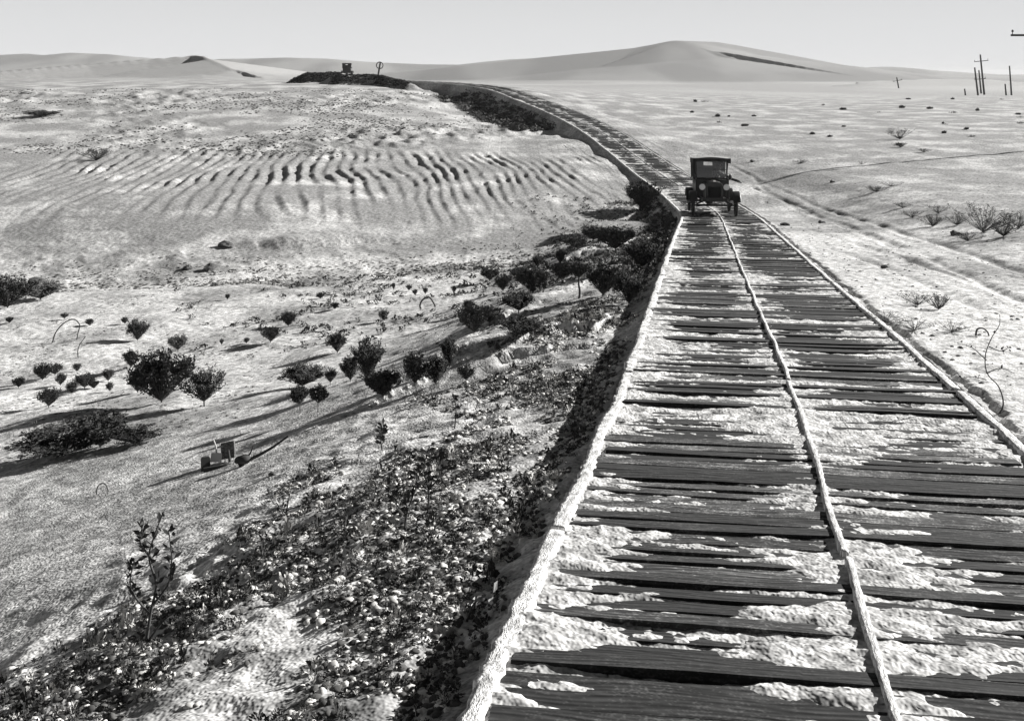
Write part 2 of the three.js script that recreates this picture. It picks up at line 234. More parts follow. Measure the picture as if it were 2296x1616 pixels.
// paler and darker sand tones by region: blotches with outlines of their own
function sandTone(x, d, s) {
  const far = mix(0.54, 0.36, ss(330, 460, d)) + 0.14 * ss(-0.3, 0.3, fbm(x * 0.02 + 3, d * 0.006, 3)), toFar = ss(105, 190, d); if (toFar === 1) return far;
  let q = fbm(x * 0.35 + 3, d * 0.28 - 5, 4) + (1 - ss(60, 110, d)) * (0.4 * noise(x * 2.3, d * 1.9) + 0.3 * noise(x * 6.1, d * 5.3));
  const w = d * (1 + 0.30 * noise(x * 0.16, d * 0.13) + 0.12 * noise(x * 0.7, d * 0.6));      // the tones meet along ragged borders
  if (s < -2) q += 0.16 - 0.26 * ss(24, 30, w) - 0.4 * ss(31, 36, w) + 0.3 * ss(52, 62, w); else if (s > 1.5) q += 0.32 - 0.62 * Math.max(ss(3, 6.5, s + 1.6 * noise(x * 0.6, d * 0.4)), ss(20, 36, w));   // paler in the hollow and by the road, darker on the dune
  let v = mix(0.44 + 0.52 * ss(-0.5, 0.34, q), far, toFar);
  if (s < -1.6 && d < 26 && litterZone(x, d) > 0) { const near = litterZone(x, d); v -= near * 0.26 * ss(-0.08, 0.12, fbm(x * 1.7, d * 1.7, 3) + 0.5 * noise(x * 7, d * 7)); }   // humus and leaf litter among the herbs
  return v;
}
function sheet(name, cols, rows, at, mat, sinkFn) {
  const n = (cols + 1) * (rows + 1), P = new Float32Array(n * 3), C = new Float32Array(n * 3), U = new Float32Array(n * 2), I = new Uint32Array(cols * rows * 6);
  for (let j = 0, k = 0; j <= rows; j++) for (let i = 0; i <= cols; i++, k++) { const [x, y, d, t] = at(i / cols, j / rows, i, j); P[3 * k] = x; P[3 * k + 1] = y; P[3 * k + 2] = -d; U[2 * k] = x / 3.1; U[2 * k + 1] = d / 3.1; C[3 * k] = t; C[3 * k + 1] = t * 0.998; C[3 * k + 2] = t * 0.995; }
  for (let j = 0, k = 0; j < rows; j++) for (let i = 0; i < cols; i++) { const a = j * (cols + 1) + i, b = a + 1, c = a + cols + 1, e = c + 1; I[k++] = a; I[k++] = b; I[k++] = c; I[k++] = b; I[k++] = e; I[k++] = c; }
  const g = new THREE.BufferGeometry(); g.setAttribute('position', new THREE.BufferAttribute(P, 3)); g.setAttribute('uv', new THREE.BufferAttribute(U, 2)); g.setAttribute('color', new THREE.BufferAttribute(C, 3)); g.setIndex(new THREE.BufferAttribute(I, 1)); g.computeVertexNormals();
  const m = mesh(name, g, mat); scene.add(m); return m;
}
// one sheet from beside the road's start to the horizon, its rows closer together nearby
{
  const rowsD = []; let d = 1.0; while (d < 4200) { rowsD.push(d); d += d < 3 ? 0.05 : d < 215 ? Math.max(0.035, d * 0.0062) : d < 440 ? d * 0.012 : d < 720 ? d * 0.0042 : d < 1000 ? d * 0.012 : d * 0.03; }
  const cols = 760;
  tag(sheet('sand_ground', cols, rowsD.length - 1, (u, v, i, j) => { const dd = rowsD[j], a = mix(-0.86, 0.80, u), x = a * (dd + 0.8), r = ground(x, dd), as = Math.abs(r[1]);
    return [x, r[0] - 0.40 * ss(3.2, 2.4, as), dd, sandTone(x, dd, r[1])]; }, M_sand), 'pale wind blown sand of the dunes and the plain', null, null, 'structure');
  tag(sheet('sand_ground_behind', 60, 40, (u, v) => { const x = mix(-40, 40, u), dd = mix(-30, 1.02, v), r = ground(x, dd); return [x, r[0] - 0.40 * ss(3.2, 2.4, Math.abs(r[1])) - (v < 1 ? 0 : 0), dd, 0.82]; }, M_sand), 'sand behind the viewpoint', null, null, 'structure');
  const floor = mesh('desert_floor', new THREE.CircleGeometry(6000, 64).rotateX(-Math.PI / 2), grey(0.42, 1)); floor.position.y = EYE - 9; scene.add(floor); tag(floor, 'far desert floor', null, null, 'structure');
}
// the bank that carries the road, in finer steps
{
  const rows = []; let L = 2; while (L < RLEN - 1) { rows.push(L); const d = Math.max(2, roadAt(L).d); rows.length; L += clamp(d * 0.006, 0.03, 0.4); }
  const lat = []; for (let s = -3.4; s <= 3.4001;) { lat.push(s); const a = Math.abs(s); s += a > 1.25 && a < 1.75 ? 0.022 : a > 1.1 && a < 2.6 ? 0.045 : a <= 1.1 ? 0.2 : 0.09; }
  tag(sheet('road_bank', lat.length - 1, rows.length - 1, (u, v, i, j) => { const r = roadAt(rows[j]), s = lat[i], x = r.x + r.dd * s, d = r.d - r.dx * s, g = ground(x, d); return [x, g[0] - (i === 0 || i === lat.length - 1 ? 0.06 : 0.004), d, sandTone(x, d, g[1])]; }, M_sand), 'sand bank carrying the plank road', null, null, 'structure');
}

// ---------------------------------------------------------------- the plank road
const grain = (u, v) => { const w = v + 0.006 * Math.sin(u * 6.283 * 3) + 0.01 * tnoise(u, v, 5, 3), ww = ((w % 1) + 1) % 1; return 0.40 + 0.20 * tnoise(u, v, 6, 3) + 0.55 * tnoise(u * 0.12, ww, 110, 7) + 0.2 * tnoise(u, v, 60, 22); };
const woodTex = tex(1024, (u, v) => { // grey weathered grain, with blown sand caught in it
  const dust = 0.7 * tnoise(u, v, 9, 41) + 0.5 * tnoise(u, v, 40, 5) + 0.8 * tnoise(u, v, 120, 71) + 0.9 * tnoise(u, v, 250, 11); return grain(u, v) + 0.6 * clamp((dust - 0.05) / 0.8); }, true);
const woodBump = tex(512, (u, v) => grain(u, v) + 0.1);
const M_wood = [0.08, 0.04, 0.17, 0.025, 0.30, 0.06].map((v) => { const m = grey(v, 0.95, { bumpScale: 0.008 }); m.map = woodTex; m.bumpMap = woodBump; return m; });
const M_pale = grey(0.88, 1, { bumpScale: 0.006 }); M_pale.map = sandTex; M_pale.bumpMap = sandBump;   // timber under a crust of sand
function plankGeo(len, w, t, k) { // a worn board with slightly uneven edges, 4 stations long
  const g = new THREE.BoxGeometry(len, t, w, 4, 1, 1), p = g.attributes.position, uv = g.attributes.uv;
  for (let i = 0; i < p.count; i++) { const x = p.getX(i), z = p.getZ(i), y = p.getY(i);
    p.setXYZ(i, x + 0.03 * noise(z * 9 + k * 7, k), y + (y > 0 ? 0.010 * noise(x * 1.4 + k * 3.1, z * 5) : 0), z * (1 + 0.07 * noise(x * 1.7 + k * 5.7, Math.sign(z) * 4 + k)));
    uv.setXY(i, x / 2.4 + k * 0.37, (z + y) / 1.6 + k * 0.23); }
  g.computeVertexNormals(); return g;
}
const road = thing('plank_road', 'long two lane road of dark cross planks half covered by drifted sand', 'road');
const SKEW = 0.45, PITCH = 0.122   /* the boards lie a little askew */, L0 = (() => { for (let L = 0; L < RLEN; L += 0.05) if (roadAt(L).d > 1.2) return L; })();
{
  reseed(4242);
  const kinds = []; for (let k = 0; k < 9; k++) kinds.push(plankGeo(2.46, 0.096, 0.07, k));
  const far = [];
  let n = 0;
  for (let L = L0; L < RLEN - 1.5; L += PITCH, n++) {
    const r = roadAt(L), yaw = Math.atan2(r.dx, r.dd) * -SKEW + rr(-0.014, 0.014), g = kinds[Math.floor(rnd() * 9)], mi = Math.floor(rnd() * 5.99), sx = rr(-0.045, 0.045), dy = -0.038 + rr(-0.016, 0.012), roll = rr(-0.10, 0.10) + Math.atan(r.slope);
    const o = new THREE.Object3D(); o.position.set(r.x + r.dd * sx, r.y + dy, -(r.d - r.dx * sx)); o.rotation.set(roll, yaw, r.slope * (1 - SKEW) * Math.atan2(r.dx, r.dd) + rr(-0.005, 0.005), 'YXZ');
    const place = o; // boards lie across the road
    if (n < 296) { const m = mesh(n ? `plank_${String(n).padStart(3, '0')}` : 'plank', g, M_wood[mi], road); m.position.copy(place.position); m.rotation.copy(place.rotation); }
    else { o.updateMatrix(); const b = box(2.46, 0.07, 0.096); b.applyMatrix4(o.matrix); far.push(b); }
  }
  const f = mesh('plank_run', merge(far), M_wood[0], road); f.userData.kind = 'stuff';
  // stringers: bleached, sand coated timbers along both edges and down the middle, in sections
  const SEC = 3.6;
  const strip = (name, s0, w, h, lump, wob) => { for (let L = L0 - 0.5, q = 0; L < RLEN - 34; L += SEC, q++) { const st = 110, P = [], I = [], U = [], off = rr(-wob, wob), off2 = rr(-wob, wob), A = L + rr(0.0, 0.06), B = L + SEC - rr(0.0, 0.05);
      for (let i = 0; i <= st; i++) { const l = mix(A, B, i / st), r = roadAt(l), s = s0 + mix(off, off2, i / st) + 0.35 * lump * noise(l * 1.1, s0 * 9), ww = w * (1 + lump * 5 * noise(l * 1.3, s0 * 7) + lump * 6 * noise(l * 14, s0 * 3) + lump * 5 * noise(l * 27, s0 * 5)), hh = h * (1 + 0.5 * noise(l * 2.7, s0 * 5 + 2));
        for (const [a, b] of [[-0.5, -0.08], [-0.47, 0.75 * hh], [-0.22, hh], [0.2, hh * 0.96], [0.47, 0.7 * hh], [0.5, -0.08]]) { const sv = s + a * ww; P.push(r.x + r.dd * sv, r.y + b, -(r.d - r.dx * sv)); U.push(l / 2.2, a * 0.1 + s0); } }
      for (let i = 0; i < st; i++) for (let j = 0; j < 5; j++) { const a = i * 6 + j; I.push(a, a + 6, a + 1, a + 1, a + 6, a + 7); }
      for (const o of [0, st * 6]) for (let j = 1; j < 5; j++) o ? I.push(o, o + j + 1, o + j) : I.push(o, o + j, o + j + 1);
      const g = new THREE.BufferGeometry(); g.setAttribute('position', new THREE.Float32BufferAttribute(P, 3)); g.setAttribute('uv', new THREE.Float32BufferAttribute(U, 2)); g.setIndex(I); g.computeVertexNormals();
      mesh(numbered(name), g, M_pale, road); } };
  strip('edge_timber', -1.25, 0.080, 0.016, 0.09, 0.006);
  strip('edge_timber', 1.27, 0.070, 0.018, 0.05, 0.006);
  strip('dividing_strip', 0.02, 0.036, 0.026, 0.06, 0.007);
}
// sand lying on and between the boards: its own uneven surface, above some boards and below others
{
  const rows = []; let L = L0 - 0.6; while (L < RLEN - 2) { rows.push(L); const d = Math.max(3, roadAt(L).d); L += clamp(d * 0.0045, 0.017, 0.3); }
  const cols = 120;
  const m = sheet('drifted_sand', cols, rows.length - 1, (u, v, i, j) => { const l0 = rows[j], s = mix(-1.28, 1.30, u), r = roadAt(l0), l = l0 - s * (1 - SKEW) * Math.atan2(r.dx, r.dd);
    const band = 0.8 * noise(s * 0.8 + 4, l * 6.5) + 1.0 * noise(s * 2.1, l * 11.5 + 3) + 0.5 * noise(s * 4.2 + 8, l * 17), patch = fbm(s * 0.6 + 11, l * 0.32, 3), fine = noise(s * 5, l * 15) + 0.9 * noise(s * 15, l * 26) + 0.6 * noise(s * 24, l * 33);
    const edge = 0.018 * ss(0.85, 1.2, -s) * (0.5 + noise(l * 0.7, 3)) ;
    const lane = -0.012 * Math.exp(-(((Math.abs(s) - 0.62) / 0.34) ** 2));
    const y = r.y - 0.0080 + 0.021 * band + 0.018 * patch + 0.013 * fine + edge + lane + 0.008 * Math.exp(-((s / 0.16) ** 2));
    return [r.x + r.dd * s, y, r.d - r.dx * s, 0.86]; }, M_sand);
  tag(m, 'pale sand blown over the planks of the road', 'sand', null, 'stuff');
}

// ---------------------------------------------------------------- vegetation
const M_shrub = grey(0.035, 0.95), M_shrub2 = grey(0.075, 0.95), M_stem = grey(0.06, 0.95), M_dry = grey(0.07, 0.95), M_dryStem = grey(0.06, 0.95), M_leafPale = grey(0.30, 0.8);
function leaf(out, P, dir, len, wid) { // a small folded leaf: two triangles
  const a = P, side = V(dir.y + 0.3 * rr(-1, 1), -dir.x + rr(-0.5, 0.5), rr(-1, 1)).normalize().multiplyScalar(wid / 2), m = a.clone().addScaledVector(dir, len * 0.5), t = a.clone().addScaledVector(dir, len);
  out.push(a.x, a.y, a.z, m.x + side.x, m.y + side.y, m.z + side.z, t.x, t.y, t.z, a.x, a.y, a.z, t.x, t.y, t.z, m.x - side.x, m.y - side.y + wid * 0.2, m.z - side.z);
}
function leafGeo(list) { const g = new THREE.BufferGeometry(); g.setAttribute('position', new THREE.Float32BufferAttribute(list, 3)); g.setAttribute('uv', new THREE.Float32BufferAttribute(new Float32Array(list.length / 3 * 2), 2)); g.computeVertexNormals(); return g; }
// unit shrub, 1 m tall, about 1 m across: vase shaped, stems rising from one foot
function shrubParts(k, { stems = 64, leaves = 3600, spread = 0.5, foot = 0.1, flat = 0, sparse = 0, leafLen = 0.055 } = {}) {
  reseed(900 + k * 31); const wood = [], lv = [], tips = [];
  wood.push(bar(V(0, -0.06, 0), V(0.01, foot, 0.005), 0.022, 0.016, 6));
  for (let i = 0; i < stems; i++) { const a = rnd() * 6.283, q = Math.sqrt(rnd()), lean = spread * q * (1 + 0.35 * noise(Math.cos(a) * 1.7 + k, Math.sin(a) * 1.7)), top = (1 - flat * 0.3 * rnd()) * rr(0.66, 1.0) * (1 - 0.22 * q * q) * (0.9 + 0.25 * noise(Math.cos(a) * 2 + k * 3, Math.sin(a) * 2));
    const p0 = V(0, foot * 0.9, 0), p1 = V(Math.cos(a) * lean * 0.55 + rr(-0.03, 0.03), mix(foot, top, 0.5), Math.sin(a) * lean * 0.55), p2 = V(Math.cos(a) * lean + rr(-0.05, 0.05), top, Math.sin(a) * lean + rr(-0.05, 0.05));
    wood.push(bar(p0, p1, 0.009, 0.006, 3, true), bar(p1, p2, 0.006, 0.0025, 3, true)); tips.push([p0, p1, p2]);
    for (let t = 0; t < 2; t++) { const f = rr(0.3, 0.9), b = p1.clone().lerp(p2, f), e = b.clone().add(V(rr(-0.12, 0.12), rr(0.05, 0.16), rr(-0.12, 0.12))); wood.push(bar(b, e, 0.004, 0.0015, 3, true)); tips.push([p1, b, e]); } }
  for (let i = 0; i < leaves; i++) { const t = tips[Math.floor(rnd() * tips.length)], f = Math.pow(rnd(), 0.9), p = f < 0.35 ? t[0].clone().lerp(t[1], 0.45 + f * 1.5) : t[1].clone().lerp(t[2], (f - 0.35) / 0.65); if (p.y < foot * 1.25) continue;
    p.add(V(rr(-0.035, 0.035), rr(-0.03, 0.03), rr(-0.035, 0.035))); leaf(lv, p, V(rr(-0.8, 0.8), rr(-0.2, 1), rr(-0.8, 0.8)).normalize(), leafLen * rr(0.6, 1.9), leafLen * rr(0.45, 0.8)); }
  return { wood: merge(wood), leaves: leafGeo(lv) };
}
const SH = [shrubParts(0), shrubParts(1, { spread: 0.42, foot: 0.06 }), shrubParts(2, { spread: 0.55, foot: 0.16, leaves: 2600 }), shrubParts(3, { spread: 0.6, foot: 0.05, stems: 80, leaves: 4600 }), shrubParts(4, { spread: 0.45, foot: 0.34, leaves: 3000, stems: 50 })];
const DRY = [shrubParts(7, { leaves: 900, stems: 60, spread: 0.75, foot: 0.04, leafLen: 0.04 }), shrubParts(8, { leaves: 420, stems: 44, spread: 0.9, foot: 0.03, leafLen: 0.04 })];
let turnK = 0;
function shrub(px, py, w, h, kind, label, { group, name = 'desert_shrub', cat = 'shrub', dark = true, dry = false, sink = 0.02 } = {}) {
  const p = sight(px, py), k = scaleAt(p), S = dry ? DRY[kind % 2] : SH[kind], o = thing(name, label, cat, group);
  mesh('stems', S.wood, dry ? M_dryStem : M_stem, o); mesh('crown', S.leaves, dry ? M_dry : dark ? M_shrub : M_shrub2, o);
  o.position.copy(p); o.position.y -= sink * h * k; o.scale.set(w * k, h * k, w * k * 0.95); o.rotation.y = (turnK += 2.399); return o;
}
// sightings: foot x, foot y, width, height, kind, label
const G1 = 'shrubs in the sandy hollow left of the road';
const BIG = [
  [361, 902, 112, 112, 3, 'largest dark vase shaped shrub on the white sand, at left'],
  [457, 911, 84, 82, 2, 'dark shrub on a thin bare foot, right of the largest shrub'],
  [307, 880, 42, 46, 1, 'small dark shrub touching the left side of the largest shrub'],
  [108, 914, 42, 44, 0, 'round dark shrub alone in front of the left row'],
  [293, 824, 38, 40, 1, 'dark shrub just behind and left of the largest shrub'],
  [307, 763, 40, 46, 3, 'dark shrub with a long shadow, behind the left shrub cluster'],
  [398, 787, 42, 36, 0, 'pale spreading shrub above the largest shrub'],
  [645, 731, 36, 33, 1, 'small dark triangular shrub, the rear one of a pair'],
  [606, 768, 40, 36, 0, 'grey cone shaped shrub, the front one of a pair'],
  [756, 791, 44, 46, 1, 'upright dark shrub standing alone left of the long shrub row'],
  [677, 866, 82, 46, 3, 'broad flat topped shrub behind two stalked shrubs'],
  [672, 926, 44, 62, 4, 'left one of two stalked lollipop shaped shrubs'],
  [712, 924, 44, 62, 4, 'right one of two stalked lollipop shaped shrubs'],
  [740, 862, 28, 36, 2, 'small shrub between the stalked pair and the long row'],
  [785, 854, 48, 56, 1, 'dark shrub at the left end of the long row'],
  [822, 850, 60, 84, 3, 'tall dark shrub, second in the long row'],
  [859, 889, 66, 58, 3, 'low wide shrub in front of the long row'],
  [930, 870, 52, 80, 2, 'tall narrow footed shrub in the middle of the long row'],
  [975, 862, 60, 64, 1, 'dark shrub at the right end of the long row'],
  [1008, 822, 40, 60, 1, 'leaning shrub at the foot of the long dark drift'],
  [1044, 858, 34, 38, 2, 'small shrub right of the long row'],
  [1063, 746, 58, 62, 3, 'black shrub left of a paler bush, halfway to the road'],
  [1098, 731, 56, 40, 0, 'paler bush beside the black shrub halfway to the road'],
  [1048, 698, 32, 26, 1, 'tiny cone shaped shrub above the black shrub'],
  [1098, 630, 40, 30, 0, 'dark rounded shrub at the back of the hollow'],
  [1127, 653, 32, 34, 1, 'dark shrub standing before the rounded one at the back'],
  [1194, 657, 56, 60, 3, 'tall shrub in the middle of the rear thicket'],
  [1163, 703, 72, 44, 0, 'low spreading shrub in front of the rear thicket'],
  [1167, 752, 84, 38, 3, 'shrub crowning the long dark drift'],
  [1260, 630, 48, 42, 0, 'shrub behind the slender sapling'],
  [1352, 662, 60, 66, 3, 'dense dark shrub between sapling and road'],
  [1410, 680, 62, 70, 3, 'dense dark shrub closest to the road edge'],
  [1206, 600, 24, 28, 1, 'small shrub left of two at the bright strip of sand'],
  [1256, 598, 22, 34, 1, 'small shrub right of two at the bright strip of sand'],
  [1380, 560, 70, 50, 3, 'wide shrub below the bend of the road'],
  [1440, 600, 60, 60, 3, 'shrub hanging over the bank left of the road'],
  [1330, 540, 60, 36, 0, 'low shrub at the upper end of the shrub belt'],
  [1290, 560, 50, 34, 0, 'low grey shrub beside a long shadow streak'],
  [1440, 470, 60, 60, 3, 'dark bush on the bank beside the bend of the road']];
for (const [x, y, w, h, k, label] of BIG) shrub(x, y, w * 1.2, h * 1.14, k, label, { group: G1, dark: !/pale|grey/.test(label) });
const SMALL = [[241, 856, 22, 26, 'dark tuft left of the largest shrub, the upper of two close together'], [245, 877, 16, 18, 'dark tuft left of the largest shrub, the lower of two close together'], [188, 873, 38, 30, 'broad tuft in the middle of the left tuft row'], [209, 871, 16, 16, 'tiny tuft touching the broad tuft of the left row'], [160, 884, 24, 26, 'tuft just left of the broad tuft in the left row'], [134, 864, 24, 24, 'tuft behind and left of the broad tuft'], [122, 843, 26, 24, 'squarish tuft at the back of the left row'], [94, 852, 28, 32, 'tall tuft at the back left of the left row'], [171, 834, 18, 18, 'small tuft at the back right of the left row'], [279, 726, 16, 14, 'round tuft right of the long arched stick'], [143, 716, 13, 13, 'round tuft above the long arched stick'], [20, 724, 12, 12, 'tiny tuft near the left edge above the arched stick'], [509, 672, 10, 12, 'tiny lone tuft high in the middle of the hollow'], [551, 770, 13, 12, 'tiny tuft left of the grey cone shaped shrub'], [496, 775, 7, 14, 'thin upright tuft farthest left of the grey cone shaped shrub'], [717, 670, 13, 12, 'tiny tuft above and right of the small triangular shrub'], [750, 694, 16, 15, 'pale tuft right of the small triangular shrub'], [882, 650, 9, 15, 'leftmost of five tufts left of the rear thicket'], [916, 653, 11, 14, 'second from the left of five tufts left of the rear thicket'], [930, 662, 9, 12, 'front one of five tufts left of the rear thicket'], [953, 660, 10, 14, 'fourth of five tufts left of the rear thicket'], [1017, 657, 13, 15, 'rightmost of five tufts left of the rear thicket'], [860, 721, 18, 24, 'tuft below the left side of the ringed branch'], [1160, 625, 30, 20, 'low tuft beside the rounded shrub at the back'], [40, 870, 24, 22, 'tuft at the far left end of the left row'], [200, 730, 20, 14, 'low tuft under the long arched stick']];
SMALL.forEach(([x, y, w, h, label], i) => shrub(x, y, w * 1.3, h * 1.3, i % 4, label, { group: 'small tufts in the sandy hollow', name: 'scrub_tuft' }));
// the low dense clump on the near drift, the dark scrub at the left edge
shrub(120, 1022, 190, 62, 3, 'broad dark bush sprawling over the near drift at left', { name: 'sprawling_bush' });
shrub(225, 1002, 150, 84, 1, 'dark bush with ragged top joining the sprawling bush', { name: 'sprawling_bush' });
shrub(300, 996, 120, 40, 0, 'low tail of dark bush at the right end of the near drift', { name: 'sprawling_bush' });
shrub(15, 690, 110, 80, 3, 'dark thicket cut by the left edge of the picture', { name: 'sprawling_bush' });
shrub(90, 672, 110, 44, 0, 'low dark thicket beside the one at the left edge', { name: 'sprawling_bush', dark: false });
shrub(90, 262, 70, 16, 3, 'far dark bush with a long shadow on the upper left plain', { name: 'plain_bush' });
shrub(215, 360, 60, 34, 0, 'twiggy bush on the hummocky sand at left', { name: 'plain_bush', dry: true });
// dry brush on the right plain
const G2 = 'dry brush on the plain right of the road';
const RB = [[1964, 430, 40, 16, 0, 'dark dry brush, upper left of the right hand patch'], [1998, 418, 40, 14, 1, 'flat dry brush beside the upper left one'], [2024, 466, 34, 16, 0, 'low dry brush in the middle of the right hand patch'], [2046, 488, 40, 22, 1, 'dry brush just below the middle of the patch'], [2092, 508, 44, 30, 0, 'dark dry brush at the lower left of the branchy bush'], [2104, 478, 34, 24, 1, 'pale dry brush above the branchy bush'], [2146, 505, 44, 30, 0, 'dry brush left beside the branchy bush'], [2205, 520, 110, 72, 1, 'largest branchy grey bush on the right plain'], [2250, 530, 70, 50, 0, 'dense grey bush right of the branchy bush'], [2285, 510, 50, 44, 1, 'dry brush cut by the right edge of the picture'], [2170, 540, 60, 24, 0, 'low twigs lying before the branchy bush'], [2018, 312, 44, 30, 1, 'far spiky dry bush on the right plain'], [2020, 330, 26, 14, 0, 'low dry tuft under the far spiky bush'], [2072, 341, 24, 10, 0, 'small dark tuft far out on the right plain'], [1795, 366, 30, 10, 0, 'flat tuft on the plain behind the car'], [1932, 368, 18, 8, 1, 'tiny tuft far behind the wheel tracks'], [2058, 684, 60, 34, 1, 'dry twigs close to the right edge of the road'], [2105, 694, 50, 42, 0, 'curled dry weed near the road, left of the tall stalk'], [1985, 722, 80, 24, 1, 'thin dry litter weed beside the road edge timber'], [2050, 740, 80, 30, 1, 'sparse dry weed between road and tall stalk'], [2135, 745, 60, 26, 1, 'sparse pale weed left of the tall stalk']];
for (const [x, y, w, h, k, label] of RB) shrub(x, y, w, h, k, label, { group: G2, name: 'dry_brush', dry: true });
reseed(515);
for (let i = 0; i < 34; i++) { const px = rr(1500, 2290), py = rr(222, 330); if (px < 1800 && py > 290) continue; shrub(px, py, rr(6, 20), rr(8, 15), i % 2, 'tiny dark weed dotting the far right plain', { group: 'tiny weeds on the far right plain', name: 'plain_weed', dry: i % 3 === 0, sink: 0.45 }); }
// sapling with a slender trunk
{
  const p = sight(1298, 668), k = scaleAt(p), o = thing('slender_sapling', 'slender sapling with bare stem and round crown among the shrubs', 'sapling'); reseed(31);
  mesh('trunk', tube([V(0, -0.08, 0), V(0.03, 0.3, 0), V(-0.02, 0.6, 0.02), V(0.02, 1, 0)].map((v) => v.multiplyScalar(50 * k * 1.1)), 0.022, 12, 5, 0.012), M_stem, o);
  const c = mesh('crown', SH[0].leaves, M_shrub, o); c.scale.set(50 * k, 44 * k, 50 * k); c.position.y = 42 * k; const t = mesh('twigs', SH[0].wood, M_stem, o); t.scale.copy(c.scale); t.position.copy(c.position); o.position.copy(p);
}
// tall weeds with leaves in the foreground
function stalk(px, py, pts, label, name, leaves, leafLen, r0 = 0.007, mat = M_shrub, extra = []) {
  const p = sight(px, py), k = scaleAt(p), o = thing(name, label, 'weed'); reseed(Math.round(px + py));
  const P = pts.map(([a, b, z]) => V(a * k, b * k, (z || 0) * k)), curve = new THREE.CatmullRomCurve3(P); mesh('stem', tube(P, r0, 24, 6, r0 * 0.35), M_stem, o);
  extra.forEach((e) => mesh('branch', tube(e.map(([a, b, z]) => V(a * k, b * k, (z || 0) * k)), r0 * 0.7, 14, 5, r0 * 0.3), M_stem, o));
  const curves = [curve, ...extra.map((e) => new THREE.CatmullRomCurve3(e.map(([a, b, z]) => V(a * k, b * k, (z || 0) * k))))], lv = [];
  for (let i = 0; i < leaves; i++) { const c = curves[Math.floor(rnd() * curves.length)], q = c.getPointAt(rr(0.3, 1)); leaf(lv, q.add(V(rr(-0.01, 0.01), rr(-0.01, 0.01), rr(-0.01, 0.01))), V(rr(-1, 1), rr(-0.2, 0.9), rr(-1, 1)).normalize(), leafLen * rr(0.7, 1.3), leafLen * rr(0.35, 0.55)); }
  mesh('leaves', leafGeo(lv), mat, o); o.position.copy(p); return o;
}
stalk(325, 1440, [[0, -12], [12, 70], [24, 130], [8, 190], [20, 240], [40, 292]], 'tall leafy weed at the lower left, its stem forked near the ground', 'tall_weed', 170, 0.042, 0.008, M_shrub, [[[10, 60], [-30, 130, 10], [-22, 190, 8]], [[14, 80], [50, 130, -6], [60, 190, 4], [52, 250]], [[4, 0], [50, 60, 8], [90, 80]], [[20, 180], [-10, 230, 6], [-4, 270]]]);
stalk(2236, 927, [[0, -8], [14, 18], [4, 60], [-22, 90], [-26, 130], [-12, 170], [6, 200], [6, 222]], 'tall bare stalk with a hooked foot, beside the right edge of the road', 'bare_stalk', 26, 0.03, 0.006, M_dry, [[[-24, 76], [-60, 84, 6], [-80, 78]], [[-24, 90], [10, 100, -5], [40, 90]], [[-24, 120], [-60, 150, 4], [-90, 158]], [[-18, 150], [10, 140], [30, 150]]]);
stalk(857, 1010, [[0, -6], [-4, 30], [2, 60]], 'short star shaped weed on the slope below the shrub row', 'star_weed', 34, 0.06, 0.006);
stalk(905, 1185, [[0, -8], [8, 40], [26, 90], [30, 130]], 'dark upright weed in the middle of the littered slope', 'upright_weed', 40, 0.05, 0.007, M_shrub, [[[6, 30], [-24, 70, 8], [-34, 100]]]);
stalk(958, 1150, [[0, -8], [2, 50], [-8, 100], [4, 150]], 'taller dark weed right of the upright one on the littered slope', 'upright_weed', 60, 0.05, 0.007, M_shrub, [[[2, 50], [28, 90, 6], [24, 130]]]);
stalk(640, 1150, [[0, -6], [6, 30], [14, 62]], 'pale weed at the upper edge of the littered slope', 'pale_weed', 24, 0.045, 0.006, M_leafPale, [[[0, 0], [-30, 26], [-36, 44]], [[0, 5], [50, 30, 6], [66, 60]]]);
stalk(1018, 960, [[0, -6], [4, 40], [-2, 74]], 'thin dark weed near the top of the littered slope', 'upright_weed', 34, 0.04, 0.006);
stalk(760, 1290, [[0, -6], [10, 40], [40, 70]], 'leaning pale weed in the lower part of the slope', 'pale_weed', 20, 0.05, 0.006, M_leafPale);
stalk(1045, 1390, [[0, -6], [20, 40], [60, 64]], 'bent pale stalk in the lower slope near the road bank', 'pale_weed', 16, 0.05, 0.006, M_leafPale);
// bent sticks and hoops standing in the sand
function hoop(px, py, pts, r, label, name = 'bent_stick') { const p = sight(px, py), k = scaleAt(p), o = mesh(numbered(name), tube(pts.map(([a, b, z]) => V(a * k, b * k, (z || 0) * k)), r, 28, 6, r * 0.7), M_stem); o.position.copy(p); tag(o, label, 'stick'); scene.add(o); return o; }
hoop(215, 1108, [[0, -6], [1, 12], [8, 23], [18, 24], [25, 12], [28, -5]], 0.006, 'thin twig bent into a hoop on the near sand, at left');
hoop(945, 692, [[0, -6], [-4, 8], [4, 22], [16, 26], [26, 14], [30, 2], [22, -5]], 0.022, 'dark thick branch bent into a ring among the tufts');
hoop(115, 768, [[0, -5], [8, 22], [30, 46], [50, 52], [62, 40], [58, 20], [54, -4]], 0.014, 'long arched stick over the sand behind the left shrubs');
hoop(174, 801, [[0, -4], [-1, 14], [4, 30], [16, 46]], 0.010, 'short upright stick below the long arched stick');
hoop(2188, 752, [[0, -4], [4, 14], [16, 16], [28, 6], [30, -4]], 0.010, 'dark curled root left of the tall bare stalk');

